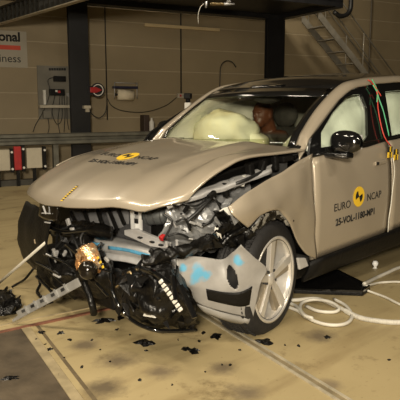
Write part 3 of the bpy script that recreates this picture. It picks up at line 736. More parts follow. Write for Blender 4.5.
# red and green sensor leads and the marker tags on the doors
def sline(pts, off): return [SW(a, b, off) for a, b in pts]
for m_, pts in ((REDC, ((368, 80), (372, 83), (377, 92), (378, 108), (381, 125), (385, 138), (391, 146))), (GREENC, ((373, 85), (377, 92), (379, 99), (383, 110), (386, 122), (389, 136))), (REDC, ((370, 80.5), (376, 88), (381, 96))),
                (GREENC, ((372, 79.5), (377, 90), (377, 102)))):
    MB().tube(spline(sline(pts, .045), 16), .005, 5).build('sensor_lead', m_, CAR, True)
MB().tube(spline([U(a, b, 'y', .985) for a, b in ((393, 158), (394.5, 172), (392.5, 190), (391, 205), (389, 218), (388, 232))], 16), .0045, 5).build('sensor_lead', CABLEW, CAR, True)
for px, py in ((390, 152.5), (396, 155.0)):
    p = U(px, py, 'y', .975); w = .042
    mb = MB()
    for a in range(3):
        for b in range(2):
            mb.cur = (a + b) % 2
            mb.box((p.x + .022 - a * .022, p.y, p.z + .026 - b * .045), (.021, .006, .044))
    mb.build('marker_tag', [BLKPR, YELL], RDOOR if px > 392 else FDOOR)

# ---- cabin
MB().box((-2.2, 0, .36), (3.4, 1.7, .06)).build('cabin_floor', SEAT, CAR)
MB().grid(patch([[V((x, y, z)) for y in (-.80, -.4, 0, .4, .80)] for x, z in ((-.50, 1.10), (-.72, 1.13), (-.92, 1.10), (-1.0, .98), (-.95, .72))], 12, 10)).build('dashboard', SEAT, CAR, True, solid=.02)
for sg in (1, -1):
    y = .39 * sg; DXS = .22 if sg < 0 else 0.
    st = MB().grid(patch([[V((x, y + yy, z + .03 * abs(yy) / .25)) for yy in (-.26, -.2, 0, .2, .26)] for x, z in ((-1.22 + DXS, .60), (-1.28 + DXS, .70), (-1.55 + DXS, .68), (-1.78 + DXS, .66))], 8, 8)).build('seat_cushion', SEAT, CAR, True, solid=.12)
    MB().grid(patch([[V((x + DXS + .03 * (1 - (yy / .25) ** 2) * -1, y + yy, z)) for yy in (-.25, -.2, 0, .2, .25)] for x, z in ((-1.72, .68), (-1.84, .90), (-1.93, 1.12), (-1.99, 1.27))], 8, 8)).build('seat_back', SEAT, CAR, True, solid=.11)
    MB().ball((-2.02 + DXS, y, 1.405), (.07, .15, .125)).build('headrest', SEAT, CAR, True)
MB().box((-3.0, 0, .95), (.16, 1.4, .75), Matrix.Rotation(-.25, 3, 'Y')).build('rear_seat', SEAT, CAR, bevel=.05)
MB().ball((-1.05, 0, 1.56), (.10, .14, .05)).build('rear_view_mirror', SEAT, CAR, True)
MB().box((-1.24, -.30, 1.585), (.16, .36, .015), Matrix.Rotation(.55, 3, 'Y')).build('sun_visor', mat('visor_cloth', (.16, .13, .09), .8, var=.2), CAR, bevel=.006)
# passenger airbag and driver airbag, lumpy cushions
def bag(c, rad, m, seed, name='front_airbag'):
    mb = MB(); mb.ball(c, rad, 32, 20); c = V(c)
    for i, p in enumerate(mb.v):
        q = p - c; mb.v[i] = c + q * (1 + .20 * noise.noise(q * 5 + V((seed, 0, 0))) + .13 * noise.noise(q * 11 + V((seed, 3, 0))))
    mb.build(name, m, CAR, True, weld=True)
pb_ = U(222, 124, 'y', -.42); print('bag', pb_)
bag((-1.02, -.50, 1.25), (.25, .33, .21), BAGY, 1); bag((-1.22, .36, 1.10), (.17, .26, .24), BAG, 5)
bag((-1.16, -.26, 1.15), (.15, .15, .12), BAGY, 8)

# dummy in the passenger seat
hd_ = U(262, 113, 'y', -.38); print('dummy head', hd_)
#==DUMMY==
D = MB(); hc = V((-1.66, -.36, hd_.z if False else 1.36))
hc = U(263, 113.5, 'y', -.40)
def limb(pts, rs): D.tube(spline(pts, 14), [lin(i / 14, [(k / (len(rs) - 1), r) for k, r in enumerate(rs)]) for i in range(15)], 12)
f = V((1, 0, 0))
D.ball(hc, (.112, .090, .128), 20, 14)                                  # skull
D.ball(hc + V((.05, 0, -.07)), (.062, .062, .068), 14, 10)              # jaw
D.ball(hc + V((.112, 0, -.022)), (.025, .016, .03), 10, 8)               # nose
D.ball(hc + V((.095, 0, .02)), (.022, .06, .016), 10, 8)                # brow
D.ball(hc + V((.102, 0, -.075)), (.014, .03, .009), 10, 8)              # lips
for s_ in (-1, 1): D.ball(hc + V((-.005, .09 * s_, -.02)), (.022, .013, .034), 8, 6)
nb_ = hc + V((-.10, 0, -.165)); pel = V((-1.60, -.40, .80)); ch = nb_.lerp(pel, .35)
limb([hc + V((-.03, 0, -.04)), nb_], [.07, .078])
limb([nb_ + V((0, 0, -.02)), ch, nb_.lerp(pel, .7), pel], [.09, .15, .15, .15])
for s_ in (-1, 1):
    sh = nb_ + V((0, .17 * s_, -.07)); el = sh + V((.18, .06 * s_, -.22)); wr = el + V((.22, -.04 * s_, .02))
    limb([nb_ + V((0, .05 * s_, -.06)), sh, sh.lerp(el, .5), el], [.07, .07, .055, .045]); limb([el, wr], [.045, .032])
    for k in range(4): limb([wr, wr + V((.05, -.03 * s_ + .02 * k * s_, -.01)), wr + V((.08, -.03 * s_ + .021 * k * s_, -.04))], [.014, .011, .009])
    limb([wr, wr + V((.03, -.05 * s_, .0))], [.014, .011])
    hip = pel + V((.02, .10 * s_, 0)); kn = hip + V((.42, .05 * s_, .05)); an = kn + V((.22, 0, -.36))
    limb([hip, kn], [.095, .065]); limb([kn, an], [.06, .042]); limb([an, an + V((.17, 0, -.03))], [.042, .035])
DM = bpy.data.materials.new('dummy_skin_and_suit'); DM.use_nodes = True; nt = DM.node_tree; b = nt.nodes['Principled BSDF']
tc = nt.nodes.new('ShaderNodeTexCoord'); sp = nt.nodes.new('ShaderNodeSeparateXYZ'); rp = nt.nodes.new('ShaderNodeValToRGB'); mr = nt.nodes.new('ShaderNodeMapRange')
mr.inputs['From Min'].default_value = nb_.z - .04; mr.inputs['From Max'].default_value = nb_.z + .0
rp.color_ramp.elements[0].color = (.05, .045, .04, 1); rp.color_ramp.elements[1].color = (.105, .036, .017, 1)
nt.links.new(tc.outputs['Object'], sp.inputs[0]); nt.links.new(sp.outputs['Z'], mr.inputs['Value']); nt.links.new(mr.outputs[0], rp.inputs[0]); nt.links.new(rp.outputs[0], b.inputs['Base Color']); b.inputs['Roughness'].default_value = .45
dm = D.build('crash_test_dummy', DM, None, True)
rm = dm.modifiers.new('remesh', 'REMESH'); rm.mode = 'VOXEL'; rm.voxel_size = .008; rm.use_smooth_shade = True
sm_ = dm.modifiers.new('smooth', 'SMOOTH'); sm_.factor = .5; sm_.iterations = 3
tag(dm, 'brown-headed crash test dummy seated behind the yellowed airbag', 'crash dummy')

# ---- wheels
def wheel(c, rot, flat, near=True, sg=1, name='wheel'):
    Rm = Matrix.Rotation(rot, 3, 'Z'); c = V(c); ax = Rm @ V((0, sg, 0))
    R_, rr = .386, .283; wd = .265
    prof = [(rr - .02, 0), (rr, 0), (rr + .01, .006), (R_ - .045, .004), (R_ - .018, -.012), (R_ - .004, -.035), (R_, -.06)]
    for k in range(5): zc = -.075 - k * .03; prof += [(R_, zc + .0), (R_ - .010, zc - .003), (R_ - .010, zc - .009), (R_, zc - .012)]
    prof += [(R_, -.225), (R_ - .018, -.25), (R_ - .06, -.262), (rr, -.262), (rr - .02, -.262)]
    mb = MB().lathe(prof, c, ax, 64)
    for i, p in enumerate(mb.v):
        if p.z < flat:
            k = (flat - p.z); p.z = flat + .0; mb.v[i] = p + ax * .25 * k * (1 if (p - c).dot(ax) > -.13 else -1)
    ty = mb.build('tire', RUBBER, CAR, True)
    # tread blocks
    tb = MB(); x = ax.cross(V((0, 0, 1))).normalized()
    for k in range(72):
        a = 2 * math.pi * k / 72; d = x * math.cos(a) + V((0, 0, 1)) * math.sin(a); t_ = ax.cross(d)
        p0_ = c + d * (R_ + .001)
        if p0_.z < flat + .01: continue
        for off in (-.04, -.095, -.13, -.165, -.22): 
            tb.hexa([p0_ + ax * (off + i * .010) + t_ * (j * .010) + d * h for h in (-.006, .003) for i, j in ((-1, -1), (1, -1), (1, 1), (-1, 1))])
    if near: tb.build('tread_blocks', RUBBER, ty)['kind'] = 'stuff'
    MB().lathe([(rr - .028, -.10), (rr - .02, -.01), (rr + .006, -.004), (rr + .008, .007), (rr - .004, .010), (rr - .014, .004), (rr - .026, -.03), (rr - .045, -.19)], c, ax, 64).build('rim', ALLOY, ty, True)
    MB().lathe([(0, -.17), (rr - .04, -.17), (rr - .045, -.16), (0, -.16)], c, ax, 40).build('wheel_back', mat('wheel_dark', (.02, .018, .016), .6, var=.2), ty)
    MB().lathe([(.05, -.10), (.185, -.10), (.185, -.125), (.05, -.125)], c, ax, 40).build('brake_disc', DGREY, ty)
    z_ = V((0, 0, 1))
    for k in range(5):
        a = 2 * math.pi * k / 5 + .36; d = x * math.cos(a) + z_ * math.sin(a); t_ = ax.cross(d)
        def blade(u0, u1, v0, v1, h0, h1, nm, mm):      # cross offsets at hub u0..u1 and rim v0..v1, top heights h0 (hub) h1 (rim)
            r0_, r1_ = .04, rr - .012
            MB().hexa([c + d * r + t_ * w - ax * z for zz in (0, 1) for r, w, z in ((r0_, u0, h0 + .035 * (1 - zz)), (r0_, u1, h0 + .035 * (1 - zz)), (r1_, v1, h1 + .03 * (1 - zz)), (r1_, v0, h1 + .03 * (1 - zz)))]).build(nm, mm, ty, bevel=.003)
        blade(-.034, .010, -.075, .0, .030, .022, 'spoke_web', mat('spoke_sand', (.40, .345, .26), .35, .55, .15))
        blade(-.014, .030, -.012, .052, .018, .004, 'spoke', ALLOY)
    MB().lathe([(0, -.008), (.028, -.008), (.036, -.012), (.05, -.02), (.056, -.05)], c, ax, 24).build('hub_cap', ALLOY, ty, True)
    for k in range(5):
        a = 2 * math.pi * k / 5 + .36 + math.pi / 5; d = x * math.cos(a) + z_ * math.sin(a)
        MB().cyl(c + d * .062 - ax * .05, c + d * .062 - ax * .018, .011, seg=8).build('wheel_nut', DGREY, ty)
    return ty
wheel((0, .965, .352), math.radians(12), .003)
wheel((0, -.965, .372), 0, .003, False, -1)
for sg in (1, -1): wheel((-2.985, .955 * sg, .386), 0, .001, False, sg)
# wheel arch liner of the struck corner
rows = []
for i in range(19):
    a = math.radians(-5 + 185 * i / 18); rr = .425 + .012 * math.sin(a * 9)
    rows.append([V((.0 - rr * math.cos(a) * -1, y, .36 + rr * math.sin(a))) for y in (.55, .7, .85, .90, .935)])
MB().grid(crumple(rows[:15] if False else [r for r in rows if r[0].x < .30 and r[0].z > .42], .012, 8, 2)).build('arch_liner', TORN, CAR, True, solid=.015)
for sg in (1, -1):
    rows = []
    for i in range(19):
        a = math.radians(180 * i / 18); rows.append([V((-2.985 + .43 * math.cos(a), sg * y, .39 + .43 * math.sin(a))) for y in (.55, .93)])
    MB().grid(rows).build('arch_liner', BLACKP, CAR, True, solid=.01)
# underbody
MB().box((-1.9, 0, .29), (3.2, 1.66, .12)).build('underbody', BLACKP, CAR, bevel=.02)
#==WRECK==
# ------------------------------------------------------------------ wrecked front end
def X(px, py, x): return U(px, py, 'x', x)
def Y(px, py, y): return U(px, py, 'y', y)
def Z(px, py, z): return U(px, py, 'z', z)
def sheet(name, ctrl, m, amp=.02, sc=7., seed=0, nu=14, nv=18, solid=.01, parent=None, smooth=True, fold=True):
    return MB().grid(crumple(patch(ctrl, nu, nv), amp, sc, seed, fold)).build(name, m, parent or CAR, smooth, solid=solid)
def pipe(name, pts, r, m, n=16, seg=8, parent=None): return MB().tube(spline(pts, n), r, seg).build(name, m, parent or CAR, True)

# bulkhead and inner walls keep the bay dark and closed
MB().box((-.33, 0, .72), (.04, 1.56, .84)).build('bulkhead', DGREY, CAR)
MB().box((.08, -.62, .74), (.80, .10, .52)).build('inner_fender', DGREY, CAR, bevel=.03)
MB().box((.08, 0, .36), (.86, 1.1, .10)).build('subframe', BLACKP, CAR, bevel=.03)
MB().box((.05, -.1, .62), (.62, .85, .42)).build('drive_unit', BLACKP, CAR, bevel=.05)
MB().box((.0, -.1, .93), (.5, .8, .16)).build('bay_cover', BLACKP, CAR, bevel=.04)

MB().hexa([V((x, y, z)) for z in (.10, .82) for x, y in ((.50, -.92), (.56, -.92), (.56, .46), (.50, .46))]).build('front_backing', BLACKP, CAR)  # added black backing, darkens the gaps behind the bumper
MB().hexa([V((x, y, z)) for z in (.12, .40) for x, y in ((.50, -.86), (.76, -.80), (.76, .20), (.50, .20))]).build('lower_backing', BLACKP, CAR, bevel=.02)  # second added backing, keeps the low opening dark
# far-side bumper cover with its lamp, black
sheet('bumper_cover', [[Y(27, 201, -.93), X(38, 207, .90), X(50, 208, .97)],
                       [Y(20, 218, -.99), X(34, 222, .93), X(50, 224, .98)],
                       [Y(18.5, 238, -1.0), X(33, 240, .94), X(47, 242, .97)],
                       [Y(23, 256, -.97), X(36, 258, .93), X(50, 262, .95)],
                       [Y(33, 268, -.88), X(42, 272, .88), X(56, 276, .9)]], BLACKP, .012, 6, 4)
lamp = sheet('headlamp', [[X(41, 201, .95), X(50, 205, .985), X(58, 207, .99)], [X(40, 216, .96), X(48, 220, .99), X(57, 221, 1.0)]], SMOKE, .004, 8, 1, 8, 8, .02)
for a, b, w in (((43, 206), (46, 214), .010), ((42, 213), (50, 213.5), .008), ((45, 222), (50, 223), .012)):
    MB().bar(X(*a, 1.01), X(*b, 1.01), w, .006).build('chrome_bit', SILV, lamp)
# grille panel behind: dark grey cooler with black frame bars
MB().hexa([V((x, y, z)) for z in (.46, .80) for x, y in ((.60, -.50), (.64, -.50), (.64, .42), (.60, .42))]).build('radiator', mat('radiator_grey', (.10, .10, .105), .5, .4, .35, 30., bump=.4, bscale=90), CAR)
for a, b in (((50, 222), (60, 236)), ((60, 236), (48, 232)), ((97, 209), (104, 231)), ((104, 231), (116, 231)), ((108, 208), (117, 230)), ((84, 211), (90, 228)), ((118, 209), (124, 224)), ((70, 212), (78, 226))):
    MB().bar(X(*a, .70), X(*b, .70), .018, .02).build('grille_bar', BLACKP, CAR)
for (a, b, c, d), x in ((((88, 213), (97, 212), (103, 228), (92, 230)), .66), (((106, 212), (116, 211), (123, 227), (112, 230)), .66), (((49, 224), (54, 226), (61, 236), (51, 236)), .72), (((60, 236), (66, 238), (68, 243), (60, 241)), .74), (((118, 211), (128, 210), (128, 224), (122, 222)), .655)):
    MB().prism([X(*q, x) for q in (a, b, c, d)], (-.006, 0, 0)).build('grille_panel', mat('panel_grey', (.22, .22, .225), .4, .2, .2, 12.), CAR)
sheet('cross_member', [[X(52, 219, .80), X(75, 222, .82), X(95, 223, .82), X(110, 228, .80)], [X(52, 226, .84), X(75, 228, .87), X(95, 230, .86), X(112, 234, .83)], [X(54, 233, .82), X(75, 236, .84), X(95, 238, .83), X(110, 238, .80)]], TORN, .02, 9, 6, 10, 20, .02)
pipe('crash_pipe', [X(46, 225, .9), X(62, 232, .9), X(80, 231, .88), X(100, 229, .84)], .016, BLACKG)
for k in range(16):        # clips, plugs and bracket scraps hanging in the opening
    px, py = 52 + rnd.random() * 62, 222 + rnd.random() * 46; p = X(px, py, .84 + rnd.random() * .08)
    mb = MB().box(p, (.012 + rnd.random() * .02, .02 + rnd.random() * .05, .012 + rnd.random() * .022), Matrix.Rotation(rnd.random() * 3, 3, 'X'))
    mb.build('bracket_scrap', [SILV, BLACKP, BLACKG, GREYP, BLACKP][k % 5], CAR, bevel=.004)
for k in range(9):
    px, py = 50 + rnd.random() * 60, 225 + rnd.random() * 25; x = .86
    pts = [X(px, py, x), X(px + rnd.uniform(-12, 12), py + rnd.uniform(4, 16), x + .03), X(px + rnd.uniform(-18, 18), py + rnd.uniform(14, 36), x + rnd.uniform(-.03, .05))]
    pipe('wiring', pts, .006 + .004 * rnd.random(), CABLEB, 12, 6)
# white rod leaning on the wreck
r0_, r1_ = X(45.5, 242.5, .97), Z(-9, 290, .012)
tag(MB().tube([r0_, r1_], .011, 8).build('measuring_rod', mat('rod_white', (.55, .52, .44), .5, var=.1), smooth=True), 'thin pale rod leaning from the floor into the wrecked front', 'rod')
MB().box(X(39, 241, .94), (.03, .10, .035), Matrix.Rotation(.2, 3, 'X')).build('lamp_scrap', mat('amber_scrap', (.45, .36, .24), .4, var=.3), CAR, bevel=.006)

# bumper beam, bent back at the struck end
def bm(px, py, x): return X(px, py, x)
B = [[bm(96, 236, .66), bm(115, 237.5, .66), bm(140, 243, .64), bm(165, 250, .58), bm(188, 258, .48)],
     [bm(94, 241, .75), bm(115, 244, .76), bm(140, 248.5, .74), bm(165, 256, .68), bm(190, 264, .56)],
     [bm(96, 249, .75), bm(115, 251.5, .76), bm(140, 256, .74), bm(165, 263, .68), bm(190, 271, .56)],
     [bm(96, 251, .73), bm(115, 253.5, .74), bm(140, 258, .72), bm(165, 265, .66), bm(190, 273, .54)],
     [bm(97, 258, .75), bm(115, 260.5, .76), bm(140, 265.5, .74), bm(165, 272, .68), bm(190, 279, .56)]]
BEAM = sheet('bumper_beam', B, SILV, .006, 6, 9, 24, 30, .012, fold=False)
MB().grid(patch([[p + V((.008, 0, .002)) for p in (bm(109, 246, .77), bm(130, 249, .765), bm(152, 255, .735))], [p + V((.008, 0, 0)) for p in (bm(109, 249, .77), bm(130, 252, .765), bm(152, 258.5, .735))]], 3, 14)).build('blue_tape', BLUE, BEAM, True, solid=.002)
sheet('blue_clip', [[X(90, 241, .80), X(99, 243, .80)], [X(89, 251, .80), X(98, 252.5, .80)]], BLUE, .008, 14, 2, 6, 6, .02, BEAM)
# upright bracket and slotted plate
br = MB().hexa([X(*q, x) for x in (.66, .60) for q in ((131, 232), (143, 232), (142, 205), (129.5, 206))]).build('upright_bracket', BRSIL, CAR, bevel=.008)
MB().hexa([X(*q, x) for x in (.69, .66) for q in ((132, 230), (134.5, 230), (133.5, 207), (131, 207))]).build('flange', BRSIL, br); MB().hexa([X(*q, x) for x in (.69, .66) for q in ((139.5, 231), (142, 231), (141, 206), (138.5, 206))]).build('flange', BRSIL, br)
for py in (212, 221): MB().box(X(136.5, py, .664), (.012, .03, .03)).build('slot', BLKPR, br)
pl = MB().prism([X(124, 230, .73), X(135, 229, .72), X(168, 243, .66), X(168, 249, .66), X(150, 246.5, .69), X(124, 235, .73)], (-.03, 0, 0)).build('slotted_plate', SILV, CAR, bevel=.005)
for px, py in ((140, 237.5), (152, 242), (161, 245)): MB().box(X(px, py, .712 - (px - 140) * .0015), (.02, .028, .010)).build('slot', BLKPR, pl)
# pump motor
ma, mb_ = X(145, 216, .62), X(168, 214.5, .55)
mo = MB().tube([ma, ma.lerp(mb_, .1), ma.lerp(mb_, .85), mb_], [.05, .062, .062, .045], 20).build('pump_motor', mat('motor_grey', (.085, .09, .09), .45, .2, .2, 14.), CAR, True)
for f_ in (.2, .5, .8): MB().tube([ma.lerp(mb_, f_), ma.lerp(mb_, f_ + .05)], .066, 20).build('motor_rib', DGREY, mo, True)
MB().tube([ma.lerp(mb_, -.35), ma], [.03, .035], 14).build('shaft', SILV, mo, True)

# crumpled inner fender and strut tower, bare metal
sheet('strut_tower', [[Y(166, 201, .60), Y(178, 197, .62), Y(200, 193, .62), Y(225, 187, .62), Y(250, 178, .62)],
                      [Y(167, 212, .58), Y(178, 208, .64), Y(196, 203, .70), Y(222, 198, .70), Y(250, 188, .66)],
                      [Y(166, 226, .58), Y(178, 224, .62), Y(197, 220, .72), Y(220, 214, .71), Y(250, 203, .66)],
                      [Y(158, 240, .56), Y(178, 239, .58), Y(198, 240, .68), Y(218, 236, .70), Y(244, 226, .66)],
                      [Y(160, 252, .52), Y(180, 252, .54), Y(198, 254, .60), Y(220, 250, .64), Y(244, 240, .62)]], GREYM, .040, 10, 11, 22, 26, .01, None, False)
sheet('bay_rail', [[Y(166, 201, .70), Y(180, 196, .72), Y(200, 189, .74), Y(235, 177, .76), Y(272, 165, .78)],
                   [Y(166, 206, .76), Y(180, 200, .79), Y(200, 194, .81), Y(235, 182.5, .83), Y(272, 170, .84)],
                   [Y(168, 209, .76), Y(181, 204, .79), Y(200, 198, .81), Y(236, 187, .83), Y(272, 173, .84)]], SILV, .010, 8, 3, 12, 34, .008)
sheet('shock_mount', [[Y(197, 210, .74), Y(215, 207, .77), Y(228, 205, .76)], [Y(196, 225, .73), Y(214, 224, .80), Y(229, 222, .77)], [Y(199, 240, .70), Y(216, 240, .76), Y(230, 236, .74)]], GREYM, .035, 13, 21, 10, 10, .01, None, False)
sheet('torn_bracket', [[Y(217, 213, .84), Y(226, 206, .86), Y(236, 209, .88)], [Y(220, 224, .82), Y(229, 219, .86), Y(238, 222, .88)], [Y(214, 233, .80), Y(224, 231, .84), Y(234, 232, .86)]], WHITE, .03, 12, 8, 10, 10, .006)
for a, b, c in (((213, 195), (203, 207), (186, 222)), ((176, 222), (185, 219), (190, 230)), ((168, 236), (180, 234), (198, 243)), ((163, 214), (172, 222), (164, 240)), ((209, 196), (216, 200), (222, 212)), ((200, 226), (210, 222), (216, 214)), ((232, 185), (245, 180), (262, 172)), ((180, 202), (195, 206), (206, 200))):
    pipe('wiring', [Y(*a, .82), Y(*b, .86), Y(*c, .82)], .011 if a[0] in (213, 232) else .007, CABLEB, 14, 7)
MB().box(Y(212, 195, .84), (.06, .03, .035), Matrix.Rotation(.5, 3, 'Y')).build('connector', BLACKP, CAR, bevel=.006)
MB().box(Y(162.5, 237.5, .80), (.035, .03, .03), Matrix.Rotation(.4, 3, 'Y')).build('red_connector', RED, CAR, bevel=.005)
for k in range(26):
    px, py = rnd.uniform(166, 240), rnd.uniform(200, 246); p = Y(px, py + (200 - px) * .22, .80 + rnd.random() * .05); l = rnd.uniform(.02, .055)
    MB().box(p, (l, .014, l * rnd.uniform(.15, .5)), Matrix.Rotation(rnd.uniform(0, 3), 3, 'Y')).build('bracket_scrap', [SILV, BLACKP, GREYM, BLACKG, SILV, TORN][k % 6], CAR, bevel=.003)
for px, py, m_, s_ in ((243, 181, WHITE, .05), (236, 184, SILV, .05), (225, 190, BLACKP, .06), (262, 168, BLACKP, .07), (250, 172, BLACKP, .08), (275, 163, BLACKP, .07), (230, 183, GREYM, .05), (286, 158, BLACKP, .08), (296, 152, BLACKP, .07)):
    MB().box(Y(px, py, .80), (s_ * 1.5, s_ * .7, s_ * .6), Matrix.Rotation(px, 3, 'Y')).build('bay_component', m_, CAR, bevel=.01)
sheet('bay_seal', [[Y(183, 195, .72), Y(225, 172, .74), Y(265, 158, .76), Y(306, 142, .80)], [Y(184, 199, .60), Y(226, 184, .62), Y(266, 172, .64), Y(306, 155, .70)]], BLACKP, .012, 9, 5, 6, 24, .01)
sheet('torn_arm', [[Y(141, 256, .90), Y(160, 252, .92), Y(184, 243, .94), Y(214, 232, .95)], [Y(142, 262, .92), Y(162, 257, .95), Y(186, 249, .97), Y(214, 239, .97)], [Y(143, 265, .90), Y(162, 263, .92), Y(186, 255, .94), Y(212, 247, .95)]], TORN, .03, 14, 27, 12, 26, .012)
# black suspension and bracket tangle ahead of the wheel
for k, (pts, r) in enumerate(((((212, 239), (222, 232), (232, 224), (240, 216)), .020), (((222, 245), (230, 236), (238, 232), (246, 228)), .018), (((150, 250), (158, 256), (170, 262)), .014))):
    pipe('suspension_arm', [Y(*q, .90 + .02 * i) for i, q in enumerate(pts)], r, TORN, 14, 8)
for k in range(14):
    px, py = rnd.uniform(212, 247), rnd.uniform(211, 244); p = Y(px, py, .93 + rnd.random() * .06)
    a = [p + V((rnd.uniform(-.05, .05), rnd.uniform(-.02, .02), rnd.uniform(-.045, .045))) for _ in range(4)]
    MB().add(a + [a[0] + V((0, .012, .01))], [(0, 1, 2), (0, 2, 3), (1, 2, 4), (4, 2, 3)]).build('torn_plastic', [TORN, TORN, BLACKG, TORN, WHITE, TORN, GREYM][k % 7], CAR, solid=.008)
sheet('inner_liner', [[Y(214, 209, .90), Y(226, 212, .93), Y(238, 218, .95), Y(252, 226, .95)], [Y(216, 222, .86), Y(228, 226, .90), Y(240, 232, .93), Y(252, 236, .95)], [Y(210, 240, .84), Y(224, 243, .88), Y(236, 246, .92), Y(250, 246, .95)]], TORN, .04, 13, 15, 16, 20, .008)
sheet('arch_chrome', [[Y(250, 230, 1.0), Y(264, 213, 1.02), Y(280, 210, 1.03), Y(294, 219, 1.02)], [Y(256, 232, .99), Y(268, 221.5, 1.0), Y(280, 219, 1.0), Y(291, 228, .99)]], MIXSB, .02, 14, 8, 6, 16, .01)
MB().prism([Y(298, 258, .985), Y(306, 258, .985), Y(309, 266, .98), Y(300, 270, .98)], (0, -.02, 0)).build('arch_scrap', SILV, CAR, bevel=.006)

def smear_mat(name, col, spots):
    m = mat(name, col, .45, 0, .2, 9., bump=.12, bscale=18); nt = m.node_tree; N = nt.nodes; L = nt.links; b = N['Principled BSDF']
    src = b.inputs['Base Color'].links[0].from_socket; tc = next(n for n in N if n.type == 'TEX_COORD')
    for p, rad in spots:
        vm = N.new('ShaderNodeVectorMath'); vm.operation = 'DISTANCE'; vm.inputs[1].default_value = p; L.new(tc.outputs['Object'], vm.inputs[0])
        nz = N.new('ShaderNodeTexNoise'); nz.inputs['Scale'].default_value = 13; nz.inputs['Detail'].default_value = 5; L.new(tc.outputs['Object'], nz.inputs['Vector'])
        ad = N.new('ShaderNodeMath'); ad.operation = 'MULTIPLY_ADD'; ad.inputs[1].default_value = rad * 2.2; L.new(nz.outputs['Fac'], ad.inputs[0]); L.new(vm.outputs['Value'], ad.inputs[2])
        mr = N.new('ShaderNodeMapRange'); mr.inputs['From Min'].default_value = rad * 1.45; mr.inputs['From Max'].default_value = rad * 1.9; mr.inputs['To Min'].default_value = .85; mr.inputs['To Max'].default_value = 0; L.new(ad.outputs[0], mr.inputs['Value'])
        mx = N.new('ShaderNodeMix'); mx.data_type = 'RGBA'; L.new(mr.outputs[0], mx.inputs[0]); L.new(src, mx.inputs[6]); mx.inputs[7].default_value = (.07, .33, .52, 1); src = mx.outputs[2]
    L.new(src, b.inputs['Base Color']); return m
# grey bumper corner with slot and black insert, pushed back against the wheel
def CP(px, py, y): return Y(px, py, y)
Cn = [[CP(176, 256, .80), CP(200, 257, .86), CP(222, 259.5, .93), CP(233, 252, 1.02), CP(241, 245, 1.08)],
      [CP(177, 268, .83), CP(201, 269, .89), CP(224, 270, .96), CP(238, 264, 1.05), CP(254, 257, 1.10)],
      [CP(179, 280, .84), CP(202, 282, .90), CP(224, 284, .97), CP(242, 280, 1.05), CP(266.5, 269, 1.10)],
      [CP(190, 288, .85), CP(203, 291, .90), CP(226, 296, .97), CP(243, 296, 1.03), CP(260, 284, 1.08)],
      [CP(194, 300, .83), CP(206, 306, .88), CP(227, 312, .95), CP(242, 315.5, 1.0), CP(252.5, 318, 1.02)]]
rows2 = patch(Cn, 60, 70); rows = patch(Cn, 24, 28)
mb = MB(); nc = 71
vs = [p for r in rows2 for p in r]; fs = []
for i in range(60):
    for j in range(70):
        u, v = (i + .5) / 60, (j + .5) / 70
        if ((u - .40) / .22) ** 2 + ((v - .62 - .14 * (u - .4)) / .075) ** 2 < 1: continue       # the slot
        fs.append((i * nc + j, i * nc + j + 1, (i + 1) * nc + j + 1, (i + 1) * nc + j))
CORN = mb.add(vs, fs).build('bumper_corner', smear_mat('smeared_grey_plastic', (.30, .29, .275), ((CP(198, 274, .89), .085), (CP(238, 262, 1.06), .05), (CP(183, 268, .84), .04))), CAR, True, solid=.012)
ins = [[rows[i][j] + V((.006, .012, 0)) for j in range(8, 25)] for i in range(16, 22)]
MB().grid(ins).build('black_insert', BLACKP, CORN, True, solid=.006)
MB().grid([[rows[i][j] + V((-.03, -.045, 0)) for j in range(11, 23)] for i in range(1, 19)]).build('slot_backing', BLKPR, CORN, True)
MB().grid(patch([[CP(197, 304, .84), CP(222, 312, .93), CP(250, 318, 1.02)], [CP(203, 311, .84), CP(224, 318, .93), CP(249, 322, 1.02)], [CP(210, 314, .80), CP(228, 321, .89), CP(247, 325, .98)]], 6, 14)).build('lower_lip', GREYP, CORN, True, solid=.008)

# black lower bumper and undertray, torn and pushed to the floor
sheet('lower_bumper', [[X(112, 269, .78), X(128, 270, .84), X(148, 270, .84), X(166, 264, .80), X(182, 272, .70)],
                       [X(112, 276, .88), X(128, 276, .96), X(150, 276, .98), X(170, 276, .90), X(188, 288, .74)],
                       [X(113, 290, .90), X(128, 293, 1.00), X(150, 295, 1.02), X(172, 294, .93), X(193, 304, .74)],
                       [X(119, 303, .88), X(132, 310, .97), X(152, 314, .98), X(174, 312, .86), X(197, 316, .68)],
                       [X(126, 313, .80), X(138, 322, .83), X(158, 328, .80), X(178, 328, .70), X(199, 327, .56)]], TORN, .040, 8, 31, 36, 44, .012)
LIP = mat('lip_edge', (.10, .085, .05), .35, var=.3, vscale=9)
pipe('bumper_lip', [X(110, 266, .84), X(111, 284, .93), X(116, 301, .96), X(126, 315, .93), X(140, 325, .90), X(158, 330.5, .84), X(178, 331, .72), X(196, 330, .58)], .013, BLACKG, 30)
pipe('lip_edge', [X(109, 272, .86), X(112, 292, .95), X(120, 309, .95), X(132, 321, .92), X(148, 329.5, .87), X(164, 333, .80)], .006, LIP, 30)
for a, b, w in (((118, 288), (131, 275), .016), ((136, 284), (160, 300), .02), ((126, 284), (122, 297), .010), ((172, 275), (176, 300), .026), ((150, 270), (170, 284), .03), ((180, 285), (195, 318), .03), ((140, 268), (156, 274), .03)):
    MB().bar(X(*a, 1.0), X(*b, 1.0), w, w * .6).build('bumper_rib', BLACKG, CAR, bevel=.004)
pts = [X(160 + 22 * t, 280 + 32 * t, 1.02 - .04 * t) for t in [k / 8 for k in range(9)]]
for a, b in zip(pts, pts[1:]): MB().bar(a, a.lerp(b, .75), .03, .012, up=(1, 0, 0)).build('white_rib', WHITE, CAR, bevel=.003)
MB().prism([X(143, 316, 1.0), X(147, 307, 1.0), X(149, 313, 1.0), X(155, 318, 1.0)], (-.01, 0, 0)).build('white_scrap', WHITE, CAR)
